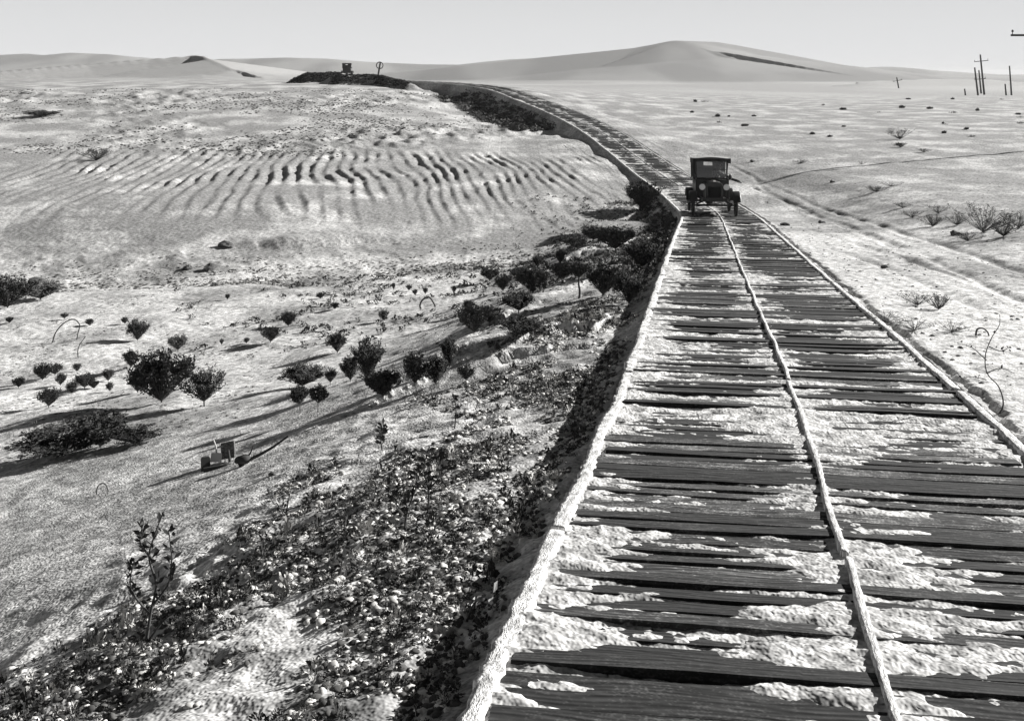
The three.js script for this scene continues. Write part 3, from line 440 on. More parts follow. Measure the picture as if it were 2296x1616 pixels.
// ---------------------------------------------------------------- scattered litter (uncountable)
function scatter(name, geo, mat, n, pick, label, cat, tone) {
  const im = new THREE.InstancedMesh(geo, mat, n), o = new THREE.Object3D(), c = new THREE.Color(); let k = 0, tries = 0;
  while (k < n && tries++ < n * 30) { const q = pick(); if (!q) continue; const [x, d, s, sy, sink] = q; o.position.set(x, groundY(x, d) - (sink ?? 0.3) * s * sy, -d); o.rotation.set(rr(-0.35, 0.35), rnd() * 6.283, rr(-0.35, 0.35)); o.scale.set(s, s * sy, s * rr(0.7, 1.2)); o.updateMatrix(); im.setMatrixAt(k, o.matrix); const t = tone(); im.setColorAt(k, c.setRGB(t, t * 0.99, t * 0.97)); k++; }
  im.count = k; im.name = name; im.castShadow = im.receiveShadow = true; tag(im, label, cat, null, 'stuff'); scene.add(im); return im;
}
const M_white = grey(1, 0.95);
const clod = (() => { const g = mergeVertices(new THREE.IcosahedronGeometry(0.5, 1).deleteAttribute('uv').deleteAttribute('normal')), p = g.attributes.position; for (let i = 0; i < p.count; i++) { const k = 1 + 0.5 * noise(p.getX(i) * 3 + 2, p.getY(i) * 3 + p.getZ(i) * 2); p.setXYZ(i, p.getX(i) * k, p.getY(i) * k, p.getZ(i) * k); } g.computeVertexNormals(); return clean(g); })();
const sprig = (() => { reseed(88); const lv = []; for (let i = 0; i < 22; i++) { const a = rnd() * 6.283, q = Math.sqrt(rnd()) * 0.4, y = rr(0.02, 0.5) * (1.1 - q); leaf(lv, V(Math.cos(a) * q, y, Math.sin(a) * q), V(Math.cos(a) + rr(-0.7, 0.7), rr(-0.1, 1.1), Math.sin(a) + rr(-0.7, 0.7)).normalize(), rr(0.18, 0.42), rr(0.12, 0.24)); } for (let i = 0; i < 7; i++) { const a = rnd() * 6.283; lv.push(-0.02, -0.1, 0, 0.02, -0.1, 0, Math.cos(a) * 0.35, rr(0.3, 0.55), Math.sin(a) * 0.35); } return leafGeo(lv); })();
const M_sprig = grey(1, 0.85);
reseed(2024);
const slopeSpot = () => { // the herb grown slope between the road bank and the hollow
  const d = 3.0 + 22 * Math.pow(rnd(), 1.6), r = (() => { for (let L = L0; L < RLEN; L += 0.4) if (roadAt(L).d >= d) return roadAt(L); return roadAt(L0); })();
  const x1 = r.x - 1.46, x0 = litterX(d) - 0.5, x = rr(x0, x1); if (x1 <= x0) return null; const den = fbm(x * 0.9 + 2, d * 0.7, 3) + 0.5 * noise(x * 3.3, d * 3.3) + 0.5 * (litterZone(x, d) - 0.6); if (den < rr(-0.12, 0.36)) return null; return [x, d];  // spots also run onto the near bank, darkening its shaded face
};
scatter('creeping_herbs', sprig, M_sprig, 6000, () => { const q = slopeSpot(); if (!q) return null; const tall = rnd() < 0.07; return [q[0], q[1], rr(0.026, 0.062) * (tall ? 1.35 : 1) * (0.8 + 0.02 * q[1]), tall ? rr(1.2, 2.6) : rr(0.5, 1.2), 0.05]; }, 'small dark creeping herbs covering the slope left of the road', 'herbs', () => (rnd() < 0.74 ? rr(0.015, 0.06) : rr(0.25, 0.5)));
scatter('slope_litter', clod, M_white, 13000, () => { const q = slopeSpot(); if (!q) return null; return [q[0], q[1], rr(0.012, 0.045), rr(0.4, 0.8), 0.2]; }, 'chips and clods littering the slope left of the road', 'litter', () => (rnd() < 0.62 ? rr(0.03, 0.1) : rr(0.45, 0.8)));
scatter('hollow_clods', clod, M_white, 2600, () => { const d = rr(11, 30), x = rr(-0.6 * d, 0.12 * d); if (noise(x * 0.6, d * 0.6) < rr(-0.1, 0.35)) return null; return [x, d, rr(0.02, 0.07), rr(0.4, 0.8), 0.25]; }, 'dark clods scattered over the sandy hollow', 'clods', () => rr(0.05, 0.2));
scatter('hollow_sprigs', sprig, M_sprig, 620, () => { const d = rr(17, 29), x = rr(-0.34 * d, 0.13 * d); if (noise(x * 0.35 + 4, d * 0.5) + 0.25 * ss(-6, 2, x) < rr(-0.1, 0.4)) return null; return [x, d, rr(0.07, 0.24), rr(0.6, 1.1), 0.05]; }, 'low dark sprigs with long shadows in the upper hollow', 'sprigs', () => rr(0.02, 0.06));
scatter('rubble_band', clod, M_white, 3200, () => { const x = rr(-17, 5), d = 27.5 + 0.12 * x + 5.2 * rnd() * rnd() + (x > -4 ? 1.2 : 0); if (noise(x * 0.5 + 9, d * 0.8) < rr(-0.35, 0.3)) return null; return [x, d, rr(0.04, 0.15), rr(0.4, 0.75), 0.25]; }, 'band of dark clods at the foot of the rippled dune', 'clods', () => rr(0.04, 0.22));
scatter('hummock_weeds', clod, M_white, 5200, () => { const d = rr(56, 100), x = rr(-0.58 * d, -0.02 * d); if (noise(x * 0.11 + 2, d * 0.09) + 0.6 * noise(x * 0.5, d * 0.4) < rr(-0.1, 0.45)) return null; return [x, d, rr(0.06, 0.26), rr(0.35, 0.7), 0.2]; }, 'low dark weeds dotting the hummocky sand at left', 'weeds', () => rr(0.03, 0.1));
scatter('plain_grit', clod, M_white, 1500, () => { const d = rr(6, 60), x = rr(0.14 * d + 2.6, 0.56 * d + 2); if (d > 30 && x < 10) return null; return [x, d, rr(0.015, 0.06), rr(0.4, 0.7), 0.2]; }, 'dark grit on the sand right of the road', 'grit', () => rr(0.04, 0.2));
scatter('bank_shade_brush', sprig, M_sprig, 2400, () => { const d = rr(17, 43), L = (() => { for (let l = L0; l < RLEN; l += 0.4) if (roadAt(l).d >= d) return roadAt(l); })(); const s = -1.5 - 6.5 * rnd() * rnd(); if (s < -2.6 && noise(L.x * 0.8 + s * 0.8, d * 0.7) < rr(-0.15, 0.3)) return null; return [L.x + s, d, rr(0.07, 0.2), rr(0.6, 1.1), 0.05]; }, 'dark undergrowth, partly added to blacken the shaded road bank before the bend', 'undergrowth', () => rr(0.02, 0.07));  // some of these dark sprigs stand in for shade on the bank
scatter('bank_scrub', sprig, M_sprig, 1600, () => { const d = rr(72, 99), L = (() => { for (let l = L0; l < RLEN; l += 0.4) if (roadAt(l).d >= d) return roadAt(l); })(); const s = -1.7 - 3.6 * rnd(); return [L.x + L.dd * s, d - L.dx * s, rr(0.25, 0.6), rr(0.5, 0.9), 0.05]; }, 'dark scrub covering the far road bank', 'scrub', () => rr(0.02, 0.07));

{ const pick = () => { const r = MOUNDS[Math.floor(rnd() * 2)], i = Math.floor(rnd() * (r.pts.length - 1)), t = rnd(), a = r.pts[i], b = r.pts[i + 1]; return [mix(a[0], b[0], t) + rr(-0.2, 0.2), mix(a[1], b[1], t) + 0.35 - 2.1 * rnd(), rr(0.18, 0.42), rr(0.4, 0.75), 0.1]; };
  scatter('mound_shade_scrub', sprig, M_sprig, 3400, pick, 'black scrub added to darken the shaded heaps below the far car', 'scrub', () => rr(0.012, 0.04)); }  // dark sprigs added so the near faces turn as black as deep shade
// single stones lying apart
reseed(64);
const rock = (() => { const g = mergeVertices(new THREE.IcosahedronGeometry(0.5, 2).deleteAttribute('uv').deleteAttribute('normal')), p = g.attributes.position; for (let i = 0; i < p.count; i++) { const a = p.getX(i), b = p.getY(i), c = p.getZ(i), k = 0.85 + 0.55 * noise(a * 3 + 2, b * 3 + c * 2) + 0.35 * noise(a * 7 + c * 3, b * 7); p.setXYZ(i, a * k, b * k, c * k); } const f = g.toNonIndexed(); f.computeVertexNormals(); return clean(f); })();
const STONES = [[505, 552, 44, 18, 'large dark stone on the smooth foot of the dune'], [470, 603, 40, 18, 'dark stone with a long shadow below the dune'], [420, 604, 26, 16, 'dark stone left of the one with the long shadow'], [1866, 409, 14, 8, 'black stone on the plain right of the car'], [1687, 363, 12, 8, 'small black stone behind the car at right'], [1984, 600, 20, 10, 'dark stone between the wheel tracks and the dry twigs'], [2142, 527, 26, 16, 'dark stone among the dry brush on the right'], [1760, 505, 30, 10, 'flat dark stone on the sand just right of the road'], [1842, 500, 18, 9, 'small dark stone near the wheel tracks'], [80, 632, 46, 16, 'long dark stone at the left end of the clod band'], [610, 1066, 24, 14, 'dark stone above the broken crate']];
for (const [x, y, w, h, label] of STONES) { const p = sight(x, y), k = scaleAt(p), o = mesh(numbered('stone'), rock, grey(rr(0.04, 0.08), 0.95)); o.position.copy(p); o.position.y += h * k * 0.15; o.scale.set(w * k, h * k, w * k * 0.8); o.rotation.y = rr(0, 6); tag(o, label, 'stone'); scene.add(o); }

// ---------------------------------------------------------------- broken crate and dead branch in the hollow
const M_dark = grey(0.035, 0.9), M_board = grey(0.8, 0.95); M_board.map = woodTex; M_board.bumpMap = woodTex; M_board.bumpScale = 0.01;
{
  const p = sight(492, 1044), k = scaleAt(p), o = thing('broken_crate', 'broken wooden crate half buried in the near sand hollow', 'crate');
  const slab = (w, h, t, r) => { const s = new THREE.Shape(); s.moveTo(-w / 2, 0); s.lineTo(w / 2, 0); s.lineTo(w / 2, h - r); s.quadraticCurveTo(w / 2, h, w / 2 - r, h); s.lineTo(-w / 2 + r, h); s.quadraticCurveTo(-w / 2, h, -w / 2, h - r); return new THREE.ExtrudeGeometry(s, { depth: t, bevelEnabled: true, bevelSize: 0.006, bevelThickness: 0.006, bevelSegments: 1 }); };
  const e = mesh('end_board', slab(0.16, 0.26, 0.03, 0.05).rotateY(0.5), M_dark, o); e.position.set(-31 * k, -0.03, 0.02);
  const b = mesh('side_board', slab(0.56, 0.10, 0.03, 0.01).rotateY(0.18), M_dark, o); b.position.set(3 * k, -0.02, 0.06); b.rotation.z = 0.10;
  const t = mesh('end_board', slab(0.34, 0.30, 0.03, 0.02).rotateY(-0.5), M_board, o); t.position.set(12 * k, 0.02, -0.12); t.rotation.z = 0.16; t.rotation.x = -0.35; t.userData.label = 'pale tilted end board';
  const f = mesh('lid_board', slab(0.20, 0.16, 0.025, 0.02), grey(0.55, 0.95), o); f.position.set(-14 * k, 0.01, -0.06); f.rotation.x = -0.5;
  const h = mesh('corner_post', bar(V(22 * k, 0, -0.02), V(15 * k, 30 * k, -0.05), 0.014, 0.010, 6), M_dark, o);
  const st = mesh('upright_stick', tube([V(-14 * k, 0, -0.1), V(-17 * k, 34 * k, -0.1), V(-22 * k, 54 * k, -0.08)], 0.012, 8, 5, 0.006), grey(0.5, 0.9), o); st.userData.label = 'pale bleached stick';
  o.position.copy(p); o.children.forEach((m) => { if (/board/.test(m.name)) m.scale.setScalar(k / 0.0086); });
}
{
  const p = sight(560, 1038), k = scaleAt(p), o = thing('dead_branch', 'long dark dead branch with a snag lying right of the broken crate', 'branch');
  mesh('limb', tube([V(-24 * k, -0.01, 0.03), V(-4 * k, 6 * k, 0), V(20 * k, 18 * k, 0), V(50 * k, 34 * k, -0.02), V(82 * k, 56 * k, -0.04)], 4.4 * k, 26, 7, 2.2 * k), M_dark, o);
  mesh('snag', tube([V(-8 * k, 0, 0), V(-6 * k, 12 * k, 0), V(2 * k, 26 * k, 0), V(8 * k, 42 * k, 0.02)], 3.4 * k, 14, 6, 0.8 * k), M_dark, o);
  const q = clod.clone(); q.scale(38 * k, 20 * k, 28 * k); q.translate(-14 * k, 0.04, 0.02); mesh('root_ball', q, M_dark, o); o.position.copy(p);
}

// ---------------------------------------------------------------- poles and posts
const M_pole = grey(0.06, 0.9);
function pole(x, d, len, leanX, leanZ, arms, label, group, name = 'telegraph_pole', r = 0.18) {
  const o = thing(name, label, 'pole', group); o.position.set(x, groundY(x, d) - 0.3, -d); o.rotation.set(leanZ, 0, leanX);
  mesh('post', bar(V(0, 0, 0), V(0, len + 0.3, 0), r, r * 0.7, 8), M_pole, o);
  for (const [h, w, n] of arms) { const a = mesh('crossarm', box(w, 0.11, 0.09, 0, len + 0.3 - h, 0.13), M_pole, o);
    for (let i = 0; i < n; i++) { const u = n === 1 ? 0 : (i / (n - 1) - 0.5) * (w - 0.16); mesh('insulator', new THREE.LatheGeometry([[0.02, 0], [0.02, 0.12], [0.06, 0.13], [0.055, 0.2], [0.03, 0.24], [0, 0.25]].map(([a, b]) => new THREE.Vector2(a, b)), 8).translate(u, len + 0.345 - h, 0.13), M_pole, a); } }
  return o;
}
const W2 = (px, d) => (px - CX) / F * d;
const PG = 'leaning poles on the right horizon';
pole(W2(2208, 165), 165, 6.8, 0.10, 0, [[1.1, 2.4, 2]], 'tallest leaning telegraph pole with crossarm on the right horizon', PG);
pole(W2(2194, 160), 160, 4.6, 0.12, 0, [], 'leaning pole just left of the tallest pole', PG, 'leaning_pole', 0.17);
pole(W2(2201, 175), 175, 4.2, 0.10, 0, [[1.6, 2.0, 2]], 'short pole with crossarm close behind the tallest pole', PG, 'telegraph_pole', 0.17);
pole(W2(2269, 160), 160, 4.8, 0.07, 0, [], 'thin pole standing right of the tallest pole', PG, 'leaning_pole', 0.15);
pole(W2(2257, 160), 160, 1.9, 0.09, 0, [], 'short stub post left of the thin right hand pole', PG, 'stub_post', 0.15);
pole(W2(2166, 160), 160, 1.1, 0.14, 0, [], 'short stub post at the left of the pole group', PG, 'stub_post', 0.15);
pole(W2(2016, 230), 230, 2.6, 0.18, 0, [[0.8, 2.2, 2]], 'far small pole with crossarm left of the pole group', PG);
pole(W2(2322, 52), 52, 7.0, 0.0, 0, [[0.9, 2.7, 2]], 'near telegraph pole outside the right edge, its crossarm tip in view', PG);
{ // post with a ring sign, leaning
  const x = W2(846, 108), d = 108, o = thing('ring_post', 'leaning dark post with a round ring at its top, right of the far car', 'post'); const y = groundY(x, d); o.position.set(x, y - 0.2, -d); o.rotation.z = -0.17;
  const top = (EYE - (146 - CY) / F * d) - y + 0.2; mesh('post', bar(V(0, 0, 0), V(0, top + 0.4, 0), 0.11, 0.09, 8), M_pole, o); const r = mesh('ring', new THREE.TorusGeometry(0.36, 0.05, 8, 28), M_pole, o); r.position.set(0, top, 0.12);
}

// ---------------------------------------------------------------- the cars
const M_car = grey(0.018, 0.45), M_canvas = grey(0.03, 0.95), M_tyre = grey(0.03, 0.9), M_rad = grey(0.03, 0.5), M_seat = grey(0.02, 0.8), M_brass = new THREE.MeshStandardMaterial({ roughness: 0.3, metalness: 1 }); M_brass.color.setRGB(0.7, 0.69, 0.66);
const M_lens = new THREE.MeshPhysicalMaterial({ roughness: 0.25, metalness: 0 }); M_lens.color.setRGB(0.85, 0.85, 0.85);
const M_canvasTop = grey(0.28, 0.95);
const M_pane = new THREE.MeshPhysicalMaterial({ roughness: 0.03, transmission: 1, thickness: 0, ior: 1.5 }); M_pane.color.setRGB(0.92, 0.92, 0.92);
function makeCar(label) {   // front towards +z, origin on the ground under the middle
  const o = thing('touring_car', label, 'car');
  const R = 0.385, TR = 0.71, FZ = 1.27, RZ = -1.27;
  const tyre = new THREE.TorusGeometry(R - 0.045, 0.047, 10, 36).rotateY(Math.PI / 2), rimParts = [new THREE.TorusGeometry(R - 0.095, 0.018, 6, 32).rotateY(Math.PI / 2), new THREE.CylinderGeometry(0.06, 0.06, 0.12, 12).rotateZ(Math.PI / 2)];
  for (let i = 0; i < 12; i++) { const a = i / 12 * 6.283; rimParts.push(bar(V(0, 0.04 * Math.sin(a), 0.04 * Math.cos(a)), V(0, (R - 0.09) * Math.sin(a), (R - 0.09) * Math.cos(a)), 0.016, 0.013, 5)); }
  const rim = merge(rimParts);
  for (const [x, z] of [[-TR, FZ], [TR, FZ], [-TR, RZ], [TR, RZ]]) { const w = new THREE.Group(); w.name = 'wheel'; w.position.set(x, R, z); o.add(w); mesh('tyre', tyre, M_tyre, w); mesh('rim', rim, M_car, w); }
  mesh('chassis', merge([box(0.09, 0.1, 3.0, -0.36, 0.56, -0.05), box(0.09, 0.1, 3.0, 0.36, 0.56, -0.05), box(0.7, 0.09, 0.08, 0, 0.56, 1.4), box(0.7, 0.09, 0.08, 0, 0.56, -1.5)]), M_car, o);
  mesh('front_axle', merge([bar(V(-0.68, R, FZ), V(0.68, R, FZ), 0.028, 0.028, 8), tube([V(-0.6, 0.42, FZ), V(-0.3, 0.52, FZ), V(0, 0.56, FZ), V(0.3, 0.52, FZ), V(0.6, 0.42, FZ)], 0.03, 16, 6), bar(V(-0.6, 0.34, FZ - 0.12), V(0.6, 0.34, FZ - 0.12), 0.014, 0.014, 6)]), M_car, o);
  mesh('rear_axle', merge([bar(V(-0.68, R, RZ), V(0.68, R, RZ), 0.04, 0.04, 8), new THREE.SphereGeometry(0.15, 12, 10).translate(0, R, RZ), tube([V(-0.6, 0.44, RZ), V(0, 0.62, RZ), V(0.6, 0.44, RZ)], 0.03, 12, 6)]), M_car, o);
  // radiator
  { const s = new THREE.Shape(); s.moveTo(-0.27, 0); s.lineTo(0.27, 0); s.lineTo(0.27, 0.44); s.quadraticCurveTo(0.26, 0.53, 0.14, 0.55); s.lineTo(0, 0.57); s.lineTo(-0.14, 0.55); s.quadraticCurveTo(-0.26, 0.53, -0.27, 0.44); const h = new THREE.Path(); h.moveTo(-0.22, 0.05); h.lineTo(-0.22, 0.42); h.lineTo(0.22, 0.42); h.lineTo(0.22, 0.05); s.holes.push(h);
    const r = mesh('radiator', new THREE.ExtrudeGeometry(s, { depth: 0.09, bevelEnabled: true, bevelSize: 0.012, bevelThickness: 0.012, bevelSegments: 2 }), M_rad, o); r.position.set(0, 0.58, 1.2);
    const fins = []; for (let i = 0; i < 22; i++) fins.push(box(0.44, 0.006, 0.04, 0, 0.06 + i * 0.0165, 0.05)); fins.push(box(0.44, 0.37, 0.02, 0, 0.235, 0.02)); mesh('core', merge(fins), M_tyre, r); mesh('filler_cap', new THREE.CylinderGeometry(0.035, 0.04, 0.06, 10).translate(0, 0.6, 0.045), M_brass, r); mesh('crank', tube([V(0, -0.08, 0.1), V(0, -0.08, 0.26), V(0.02, -0.2, 0.27), V(0.02, -0.2, 0.4)], 0.012, 14, 6), M_car, r); }
  // bonnet: tapered, with a ridged top
  { const P = [], I = [], prof = [[-1, 0], [-1, 0.62], [-0.72, 0.9], [0, 1], [0.72, 0.9], [1, 0.62], [1, 0]], st = [[1.2, 0.26, 0.58, 1.13], [0.7, 0.30, 0.60, 1.17], [0.34, 0.36, 0.62, 1.2]];
    for (const [z, w, y0, y1] of st) for (const [a, b] of prof) P.push(a * w, mix(y0, y1, b), z); for (let i = 0; i < 2; i++) for (let j = 0; j < 6; j++) { const a = i * 7 + j; I.push(a, a + 7, a + 1, a + 1, a + 7, a + 8); } const g = new THREE.BufferGeometry(); g.setAttribute('position', new THREE.Float32BufferAttribute(P, 3)); g.setIndex(I); g.computeVertexNormals(); mesh('bonnet', g, M_car, o); }
  // body tub
  { const s = new THREE.Shape(); s.moveTo(0.36, 0.56); s.lineTo(0.36, 1.2); s.quadraticCurveTo(0.2, 1.24, 0.04, 1.25); s.lineTo(0.0, 1.04); s.lineTo(-0.35, 1.02); s.lineTo(-0.42, 1.22); s.lineTo(-0.6, 1.22); s.lineTo(-0.64, 1.04); s.lineTo(-1.05, 1.04); s.lineTo(-1.2, 1.28); s.quadraticCurveTo(-1.62, 1.28, -1.66, 1.1); s.lineTo(-1.56, 0.6); s.lineTo(-1.4, 0.56);
    for (const x of [-0.56, 0.53]) { const g = new THREE.ExtrudeGeometry(s, { depth: 0.03, bevelEnabled: true, bevelSize: 0.008, bevelThickness: 0.008, bevelSegments: 1 }); g.rotateY(-Math.PI / 2); g.translate(x + 0.03, 0, 0); mesh('side_panel', g, M_car, o); }
    mesh('floor_pan', box(1.08, 0.03, 1.95, 0, 0.575, -0.6), M_car, o); mesh('tail_panel', merge([box(1.08, 0.68, 0.03, 0, 0.93, -1.62, -0.12)]), M_car, o); mesh('cowl', merge([box(1.06, 0.62, 0.03, 0, 0.88, 0.35), box(1.06, 0.025, 0.34, 0, 1.225, 0.2, -0.1)]), M_car, o);
    const seat = (z) => merge([box(1.02, 0.16, 0.44, 0, 0.86, z + 0.2), box(1.02, 0.5, 0.14, 0, 1.12, z - 0.06, -0.14)]); mesh('seat', seat(-0.5), M_seat, o); mesh('seat', seat(-1.32), M_seat, o); }
  // windscreen
  { const w = new THREE.Group(); w.name = 'windscreen'; w.position.set(0, 1.24, 0.06); w.rotation.x = -0.06; o.add(w); mesh('frame', merge([box(0.03, 0.6, 0.03, -0.53, 0.3, 0), box(0.03, 0.6, 0.03, 0.53, 0.3, 0), box(1.09, 0.03, 0.03, 0, 0.005, 0), box(1.03, 0.02, 0.028, 0, 0.3, 0), box(1.09, 0.03, 0.03, 0, 0.6, 0)]), M_car, w); mesh('pane', box(1.02, 0.27, 0.005, 0, 0.155, 0), M_pane, w); mesh('pane', box(1.02, 0.27, 0.005, 0, 0.448, 0), M_pane, w); }
  // folding top: arched roof, front and side valances, back curtain with a light
  { const top = new THREE.Group(); top.name = 'canvas_top'; o.add(top); const P = [], I = [], nz = 14, nx = 10; for (let layer = 0; layer < 2; layer++) for (let j = 0; j <= nz; j++) for (let i = 0; i <= nx; i++) { const u = i / nx * 2 - 1, z = mix(0.22, -1.72, j / nz), y = 1.90 + 0.07 * Math.cos(u * 1.5) + 0.03 * Math.sin(j / nz * 3.14) - 0.05 * ss(0.75, 1, j / nz) - layer * 0.02; P.push(u * 0.64, y, z); }
    const N = (nz + 1) * (nx + 1); for (let j = 0; j < nz; j++) for (let i = 0; i < nx; i++) { const a = j * (nx + 1) + i, c = a + nx + 1; I.push(a, a + 1, c, a + 1, c + 1, c, N + a, N + c, N + a + 1, N + a + 1, N + c, N + c + 1); } const g = new THREE.BufferGeometry(); g.setAttribute('position', new THREE.Float32BufferAttribute(P, 3)); g.setIndex(I); g.computeVertexNormals(); mesh('roof', g, M_canvasTop, top);
    mesh('valance', merge([box(0.02, 0.17, 1.94, -0.64, 1.84, -0.75), box(0.02, 0.17, 1.94, 0.64, 1.84, -0.75), box(1.28, 0.10, 0.02, 0, 1.88, 0.225)]), M_canvas, top);
    const s = new THREE.Shape(); s.moveTo(-0.62, 0); s.lineTo(0.62, 0); s.lineTo(0.63, 0.72); s.lineTo(-0.63, 0.72); const h = new THREE.Path(); h.moveTo(-0.16, 0.44); h.lineTo(-0.16, 0.57); h.lineTo(0.16, 0.57); h.lineTo(0.16, 0.44); s.holes.push(h); const b = mesh('back_curtain', new THREE.ExtrudeGeometry(s, { depth: 0.012, bevelEnabled: false }), M_canvas, top); b.position.set(0, 1.2, -1.73); b.rotation.x = -0.02;
    mesh('bow', merge([bar(V(-0.58, 1.2, -0.75), V(-0.62, 1.86, -0.5), 0.016, 0.016, 6), bar(V(-0.58, 1.2, -0.8), V(-0.62, 1.86, -1.2), 0.016, 0.016, 6)]), M_car, top); mesh('bow', merge([bar(V(0.58, 1.2, -0.75), V(0.62, 1.86, -0.5), 0.016, 0.016, 6), bar(V(0.58, 1.2, -0.8), V(0.62, 1.86, -1.2), 0.016, 0.016, 6)]), M_car, top); }
  // mudguards and running boards
  const guard = (x, zc, tail) => { const pts = []; for (let i = 0; i <= 12; i++) { const a = mix(2.75, tail, i / 12); pts.push([zc + 0.47 * Math.cos(Math.PI - a) * -1, R + 0.47 * Math.sin(a)]); } const P = [], I = []; pts.forEach(([z, y]) => { for (const [u, q] of [[-0.13, -0.03], [-0.1, 0], [0.1, 0], [0.13, -0.03], [0.12, -0.045], [-0.12, -0.045]]) P.push(x + u, y + q, z); }); for (let i = 0; i < 12; i++) for (let j = 0; j < 6; j++) { const a = i * 6 + j, b = i * 6 + (j + 1) % 6; I.push(a, b, a + 6, b, b + 6, a + 6); } const g = new THREE.BufferGeometry(); g.setAttribute('position', new THREE.Float32BufferAttribute(P, 3)); g.setIndex(I); g.computeVertexNormals(); return g; };
  for (const x of [-TR, TR]) { mesh('mudguard', guard(x, FZ, 0.35), M_car, o); mesh('mudguard', guard(x, RZ, 0.2), M_car, o); mesh('running_board', box(0.24, 0.03, 1.72, x, 0.42, 0), M_car, o); mesh('apron', box(0.02, 0.16, 1.6, x > 0 ? 0.56 : -0.56, 0.5, -0.02), M_car, o); }
  // lamps
  for (const x of [-0.40, 0.40]) { const l = mesh('headlight', merge([new THREE.LatheGeometry([[0, -0.12], [0.06, -0.11], [0.1, -0.06], [0.115, 0], [0.105, 0.012]].map(([a, b]) => new THREE.Vector2(a, b)), 20).rotateX(Math.PI / 2), bar(V(0, -0.1, -0.02), V(0, -0.34, -0.04), 0.016, 0.016, 6)]), M_car, o); l.position.set(x, 0.98, 1.3); mesh('lens', new THREE.SphereGeometry(0.2, 18, 6, 0, 6.283, 0, 0.54).rotateX(Math.PI / 2).translate(0, 0, -0.165), M_lens, l); }
  for (const x of [-0.62, 0.62]) { const l = mesh('side_lamp', merge([new THREE.CylinderGeometry(0.055, 0.055, 0.13, 10), new THREE.ConeGeometry(0.05, 0.08, 10).translate(0, 0.1, 0), bar(V(0, -0.06, 0), V(x > 0 ? -0.08 : 0.08, -0.12, 0), 0.014, 0.014, 5)]), M_car, o); l.position.set(x, 1.28, 0.25); }
  const sw = mesh('steering_wheel', merge([new THREE.TorusGeometry(0.2, 0.015, 6, 24), bar(V(0, 0, 0), V(0, -0.02, 0.6), 0.016, 0.016, 6), bar(V(-0.19, 0, 0), V(0.19, 0, 0), 0.01, 0.01, 5), bar(V(0, -0.19, 0), V(0, 0.19, 0), 0.01, 0.01, 5)]), M_car, o); sw.position.set(0.27, 1.3, -0.22); sw.rotation.x = 0.75;
  return finish(o);
}
function putCar(o, L, s, facing) { const r = roadAt(L), r2 = roadAt(L + 1.27), r1 = roadAt(L - 1.27); o.position.set(r.x + r.dd * s, (r1.y + r2.y) / 2 + 0.008, -(r.d - r.dx * s)); const head = Math.atan2(-r.dx, r.dd); // heading away from the viewer
  o.rotation.set((facing > 0 ? 1 : -1) * Math.atan2(r2.y - r1.y, 2.54), (facing > 0 ? head : head + Math.PI), 0, 'YXZ'); return o; }
const stationAt = (d) => { for (let L = 0; L < RLEN; L += 0.05) if (roadAt(L).d >= d) return L; return RLEN; };
const car = makeCar('dark open touring car with canvas top, coming along the plank road'); putCar(car, stationAt(34.2), -0.2, 1);
const car2 = makeCar('far black touring car seen from behind on the skyline'); putCar(car2, stationAt(141), 0.1, -1);

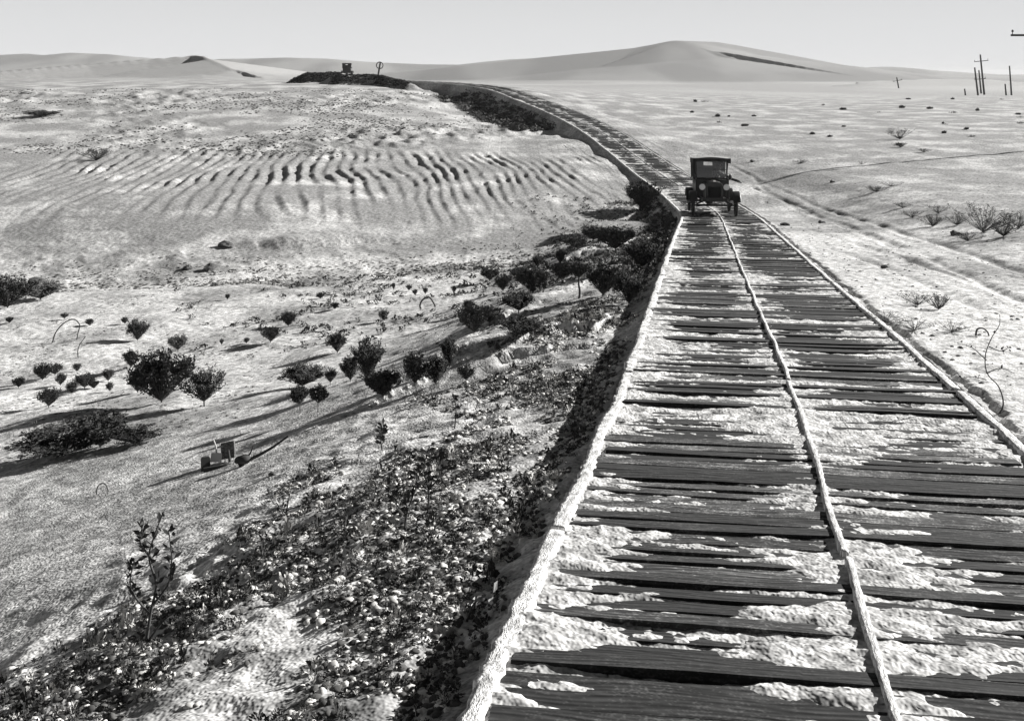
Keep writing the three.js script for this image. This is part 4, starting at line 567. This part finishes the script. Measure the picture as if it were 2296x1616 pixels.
// ---------------------------------------------------------------- the driver
{
  const o = thing('person', 'person in dark clothes and hat driving the touring car, one arm out', 'person');
  const bones = [[V(0.27, 0.98, -0.36), V(0.27, 1.2, -0.40), 0.15, 0.16], [V(0.27, 1.2, -0.40), V(0.27, 1.36, -0.40), 0.16, 0.14], [V(0.12, 1.40, -0.40), V(0.42, 1.40, -0.40), 0.075, 0.075], [V(0.27, 1.42, -0.40), V(0.27, 1.56, -0.38), 0.055, 0.05], [V(0.27, 1.60, -0.37), V(0.27, 1.68, -0.37), 0.082, 0.088], [V(0.27, 1.60, -0.29), V(0.27, 1.62, -0.275), 0.016, 0.014],
    [V(0.44, 1.39, -0.40), V(0.62, 1.24, -0.30), 0.058, 0.05], [V(0.62, 1.24, -0.30), V(0.86, 1.16, -0.18), 0.05, 0.04], [V(0.86, 1.16, -0.18), V(0.95, 1.13, -0.15), 0.042, 0.045], [V(0.94, 1.13, -0.15), V(1.05, 1.08, -0.14), 0.02, 0.014], [V(0.95, 1.12, -0.12), V(1.04, 1.07, -0.10), 0.02, 0.014], [V(0.94, 1.13, -0.18), V(1.05, 1.09, -0.19), 0.02, 0.013], [V(0.93, 1.12, -0.20), V(1.0, 1.08, -0.23), 0.017, 0.012], [V(0.89, 1.13, -0.12), V(0.94, 1.1, -0.06), 0.02, 0.013],
    [V(0.11, 1.39, -0.40), V(0.06, 1.18, -0.30), 0.056, 0.048], [V(0.06, 1.18, -0.30), V(0.2, 1.34, -0.16), 0.046, 0.036], [V(0.2, 1.34, -0.16), V(0.2, 1.37, -0.1), 0.04, 0.034], [V(0.2, 0.99, -0.3), V(0.18, 1.0, 0.05), 0.09, 0.065], [V(0.36, 0.99, -0.3), V(0.37, 1.0, 0.05), 0.09, 0.065], [V(0.18, 1.0, 0.05), V(0.18, 0.66, 0.12), 0.065, 0.045], [V(0.37, 1.0, 0.05), V(0.37, 0.66, 0.12), 0.065, 0.045]];
  const N = 72, half = 0.66, c = V(0.5, 1.18, -0.18), mc = new MarchingCubes(N, M_car, false, false, 60000); mc.isolation = 0;
  const ab = V(), pa = V(), p = V();
  for (let k = 0; k < N; k++) for (let j = 0; j < N; j++) for (let i = 0; i < N; i++) { p.set(c.x + (i - N / 2) / (N / 2) * half, c.y + (j - N / 2) / (N / 2) * half, c.z + (k - N / 2) / (N / 2) * half); let D = 9; for (const [a, b, r0, r1] of bones) { ab.subVectors(b, a); pa.subVectors(p, a); const t = clamp(pa.dot(ab) / ab.lengthSq()), q = pa.addScaledVector(ab, -t).length() - mix(r0, r1, t), h = clamp(0.5 + 0.5 * (D - q) / 0.03); D = mix(D, q, h) - 0.03 * h * (1 - h); } mc.field[i + j * N + k * N * N] = -D; }
  mc.update(); const n = mc.count ?? mc.geometry.drawRange.count, g = new THREE.BufferGeometry(); g.setAttribute('position', new THREE.BufferAttribute(mc.positionArray.slice(0, n * 3), 3)); g.setAttribute('normal', new THREE.BufferAttribute(mc.normalArray.slice(0, n * 3), 3)); g.scale(half, half, half); g.translate(c.x, c.y, c.z);
  mesh('body', g, grey(0.05, 0.9), o); mesh('hat', new THREE.LatheGeometry([[0, 0.13], [0.08, 0.125], [0.1, 0.02], [0.16, 0], [0.165, -0.008], [0.09, -0.012]].map(([a, b]) => new THREE.Vector2(a, b)), 20).translate(0.27, 1.715, -0.37), M_canvas, o);
  o.position.copy(car.position); o.rotation.copy(car.rotation);
}
scene.fog = new THREE.FogExp2(new THREE.Color().setRGB(0.9, 0.9, 0.9), 0.00014);   // thin dusty air before the far dunes
renderer.render(scene, camera);
